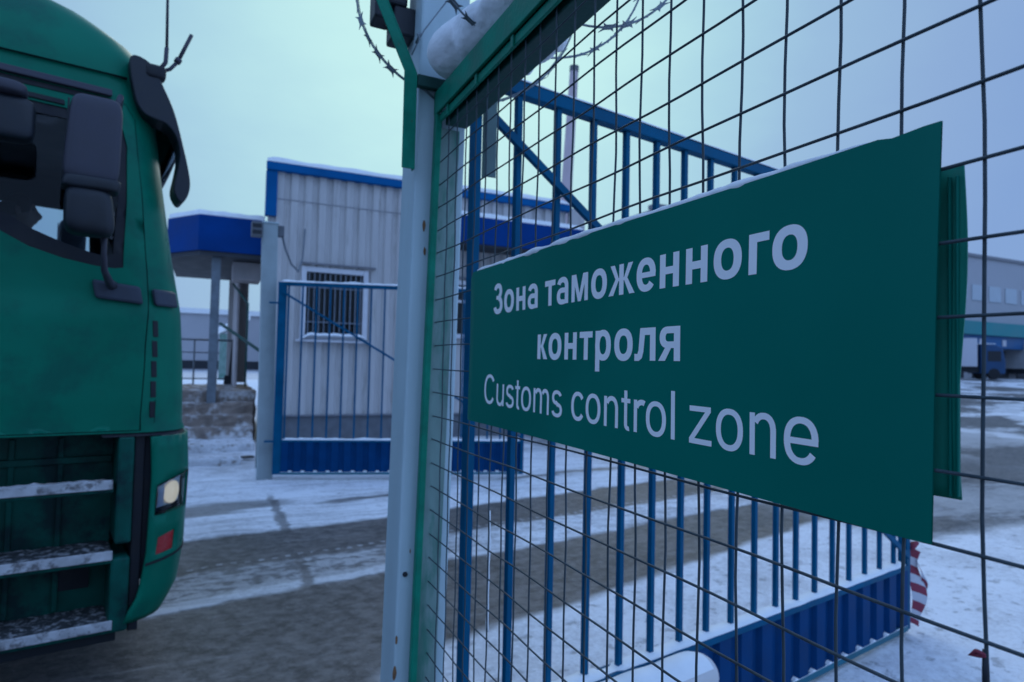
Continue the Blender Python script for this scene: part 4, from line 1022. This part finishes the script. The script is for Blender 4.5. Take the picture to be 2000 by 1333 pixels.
# ------------------------------------------------------------------ driver
def skin_mesh(name, pts, edges, rad, mat, parent, root=0, lv=2):
    me = bpy.data.meshes.new(name); me.from_pydata(pts, edges, []); me.materials.append(M[mat])
    o = bpy.data.objects.new(name, me); COL.objects.link(o)
    if parent is not None: o.parent = parent
    s_ = o.modifiers.new('skin', 'SKIN'); s_.use_smooth_shade = True
    for i, r in enumerate(rad):
        q = me.skin_vertices[0].data[i]; q.radius = (r, r) if not isinstance(r, tuple) else r; q.use_root = (i == root)
    sd_ = o.modifiers.new('sub', 'SUBSURF'); sd_.levels = 1; sd_.render_levels = lv
    return o
drv = thing('person', 'driver in a dark jacket seated at the wheel inside the lorry cab', 'person', tuple(Matrix.Translation((-.13, 3.38, 0)) @ Matrix.Rotation(TA, 4, 'Z') @ Vector((-.84, 1.88, 1.62))), TA)
# local frame: x forward, y left, z up from the seat
P_ = [(0, 0, .08), (.0, 0, .26), (.02, 0, .44), (.05, 0, .56), (.09, 0, .66), (.10, 0, .72), (.12, 0, .80), (.10, 0, .87),
      (.03, .17, .52), (.12, .23, .32), (.26, .17, .24), (.03, -.17, .52), (.12, -.23, .32), (.26, -.17, .24),
      (.12, .10, .08), (.46, .12, .10), (.48, .12, -.30), (.12, -.10, .08), (.46, -.12, .10), (.48, -.12, -.30)]
E_ = [(0, 1), (1, 2), (2, 3), (3, 4), (4, 5), (5, 6), (6, 7), (2, 8), (8, 9), (9, 10), (2, 11), (11, 12), (12, 13), (0, 14), (14, 15), (15, 16), (0, 17), (17, 18), (18, 19)]
R_ = [.15, .15, .16, .09, .06, .075, .105, .085, .075, .055, .042, .075, .055, .042, .09, .075, .055, .09, .075, .055]
skin_mesh('body', P_, E_, R_, 'jacket', drv)
fc = MB(); k1 = 14
def head(u, v):
    th = 2*pi*u; ph = -pi/2+pi*v
    x = .098*cos(ph)*cos(th); y = .076*cos(ph)*sin(th); z = .118*sin(ph)
    if x > 0:
        x += .030*math.exp(-((y/.018)**2+((z+.012)/.028)**2))+.008*math.exp(-((y/.03)**2+((z+.055)/.012)**2))-.010*math.exp(-(((abs(y)-.033)/.014)**2+((z-.018)/.014)**2))
        x += .010*math.exp(-((y/.03)**2+((z+.095)/.02)**2))
    return (.155+x, y, .795+z)
fc.grid(32, 24, head)
for s_ in (-1, 1): pillow(fc, .135, .170, s_*.078-.010, s_*.078+.010, .765, .825, 2.5)
fc.build('face', 'skin', drv, smooth=True)
hr = MB(); hr.grid(28, 12, lambda u, v: (.145+.108*cos(pi/2*v)*cos(2*pi*u)*(1 if cos(2*pi*u) < .3 else .92), .084*cos(pi/2*v)*sin(2*pi*u), .812+.118*sin(pi/2*v)+(.02*cos(2*pi*u)-.02)*(1-v)*2)); hr.build('hair', 'hair', drv, smooth=True)
for s_ in (-1, 1):
    hx, hy, hz = .285, s_*.172, .235
    pts = [(hx-.03, hy, hz), (hx, hy, hz+.004), (hx+.035, hy, hz+.01)]; ed = [(0, 1), (1, 2)]; rr = [.024, .028, .027]
    for f_ in range(4):
        yy = hy+(-.024+.016*f_); ln = (.030, .034, .032, .025)[f_]; b_ = len(pts)
        pts += [(hx+.055, yy, hz+.014), (hx+.055+ln*.7, yy, hz+.004), (hx+.05+ln*.5, yy, hz-.022), (hx+.030, yy, hz-.026)]
        ed += [(2, b_), (b_, b_+1), (b_+1, b_+2), (b_+2, b_+3)]; rr += [.0095, .009, .0085, .0075]
    b_ = len(pts); pts += [(hx+.02, hy-s_*.028, hz+.002), (hx+.045, hy-s_*.036, hz-.012)]; ed += [(1, b_), (b_, b_+1)]; rr += [.011, .009]
    skin_mesh('hand', pts, ed, rr, 'skin', drv, 1, 1)

# ------------------------------------------------------------------ distance
wz = 1.2
wh = thing('warehouse', 'long pale grey warehouse with teal and blue dock bands far right', 'warehouse', (24.4, 31.5, 0))
MB().box(0, 0, .2, 90, .4, 11.3).build('front_wall', 'wh_wall', wh)
MB().box(-.001, .401, .2, .4, 40, 11.3).build('side_wall', 'wh_wall2', wh)
MB().box(.401, .401, 10.6, 90, 40, 11.0).build('roof', 'wh_wall2', wh)
mb = MB(); mb.box(-.15, -.15, 11.3, 90.1, .55, 11.55); mb.build('parapet', 'clad_dark', wh)
MB().box(2, -1.6, 4.7, 90, -.02, 5.75).build('dock_canopy', 'teal_band', wh)
MB().box(2, -1.3, 3.7, 90, -.02, 4.69).build('dock_band', 'blue_band', wh)
mb = MB()
for k in range(22):
    x = 30+k*2.4
    mb.box(x, -.06, 7.7, x+1.7, -.01, 9.0)
mb.build('window_strip', 'wh_win', wh)
mb = MB()
for k in range(18): mb.box(26+k*3.2, -.05, 1.0, 28+k*3.2, -.012, 3.6)
mb.build('dock_doors', 'soffit', wh)
for k in range(8):
    MB().box(31+k*3.2, -1.36, 3.9, 31.5+k*3.2, -1.31, 4.4).build('dock_sign', 'tape_white', wh)
def parked(loc, rz, cab, label, box):
    t_ = thing('parked_truck', label, 'truck', loc, rz, 'lorries parked at the warehouse docks')
    t_.scale = (.82, .82, .82)
    c_ = MB(); c_.prism([(0, .5), (1.9, .5), (1.95, 1.5), (1.7, 2.8), (1.2, 3.0), (0, 3.1)], lambda u, v, d: (u, d, v), 0, 2.4); c_.build('cab', cab, t_, bevel=.08)
    MB().add([(1.96, .15, 1.62), (1.96, 2.25, 1.62), (1.735, 2.25, 2.7), (1.735, .15, 2.7)], [(0, 1, 2, 3)]).build('windscreen', 'black', t_, fix=False)
    MB().box(.5, -.02, 1.6, 1.55, -.005, 2.5).build('side_window', 'black', t_)
    MB().box(-7, 0, 1.1, -.3, 2.5, 3.6).build('cargo_box', box, t_, bevel=.03)
    MB().box(-7, .3, .6, .2, 2.2, 1.09).build('chassis', 'truck_dark', t_)
    for x in (1.0, -4.6, -5.8):
        for y in (-.02, 2.1):
            q_ = MB(); q_.lathe([(0, .2), (0, .45), (.05, .5), (.3, .5), (.34, .45), (.34, .2)], 20, 'y', (x, y, .5)); q_.build('wheel', 'rubber', t_)
    MB().box(-.2, .1, 3.1, 1.2, 2.3, 3.16).build('roof_snow', 'snow', t_, bevel=.03)
    return t_
parked((50.2, 27.2, 1.2), radians(-35), 'cab_blue', 'blue cabbed lorry parked nearest the fence wires below the warehouse', 'tape_white')
parked((62.0, 28.6, 1.2), radians(-80), 'cab_teal', 'dark teal lorry parked further right at the warehouse dock', 'tarp')

mast = thing('mast', 'thin pale pinkish mast rising behind the guardhouse roof', 'mast', (11.1, 20, 0), rot=(0, .05, 0))
mb = MB(); mb.lathe([(0, .24), (6, .22), (12.3, .16)], 14, 'z'); mb.build('pole', 'chim', mast, smooth=True)
mb = MB(); mb.lathe([(12.3, .17), (12.5, .17)], 14, 'z'); mb.build('cap', 'plinth', mast)

fb = thing('far_building', 'low grey building far away seen through the porch', 'building', (-14, 85, 0))
MB().box(0, 0, 0, 26, 8, 6.8).build('wall', 'wh_wall', fb)
MB().box(-.3, -.3, 6.8, 26.3, 8.3, 7.4).build('roof_snow', 'snow', fb)
MB().box(0, -.05, .2, 26, -.01, 1.2).build('dark_base', 'black', fb)
sh_ = thing('shed', 'small greenish shed with sloping snowy roof behind the porch', 'shed', (.40, 31, 0))
MB().box(0, 0, 0, 1.1, 2, 2.6).build('wall', 'worn_green', sh_)
mb = MB(); mb.prism([(-.2, 2.5), (1.2, 3.25), (1.2, 3.55), (-.2, 2.8)], lambda u, v, d: (u, d, v), -.2, 2.2); mb.build('roof_snow', 'snow', sh_, bevel=.05)
sb_ = MB(); sb_.grid(40, 14, lambda u, v: (-14+u*26, 22+v*7, .02+(.75+.35*nz(u*6, v*3))*sin(pi*u)*sin(pi*v)))
tag(sb_.build('snow_bank', 'snow', None, smooth=True), 'broad low snow bank in the yard behind the porch', 'snow bank')
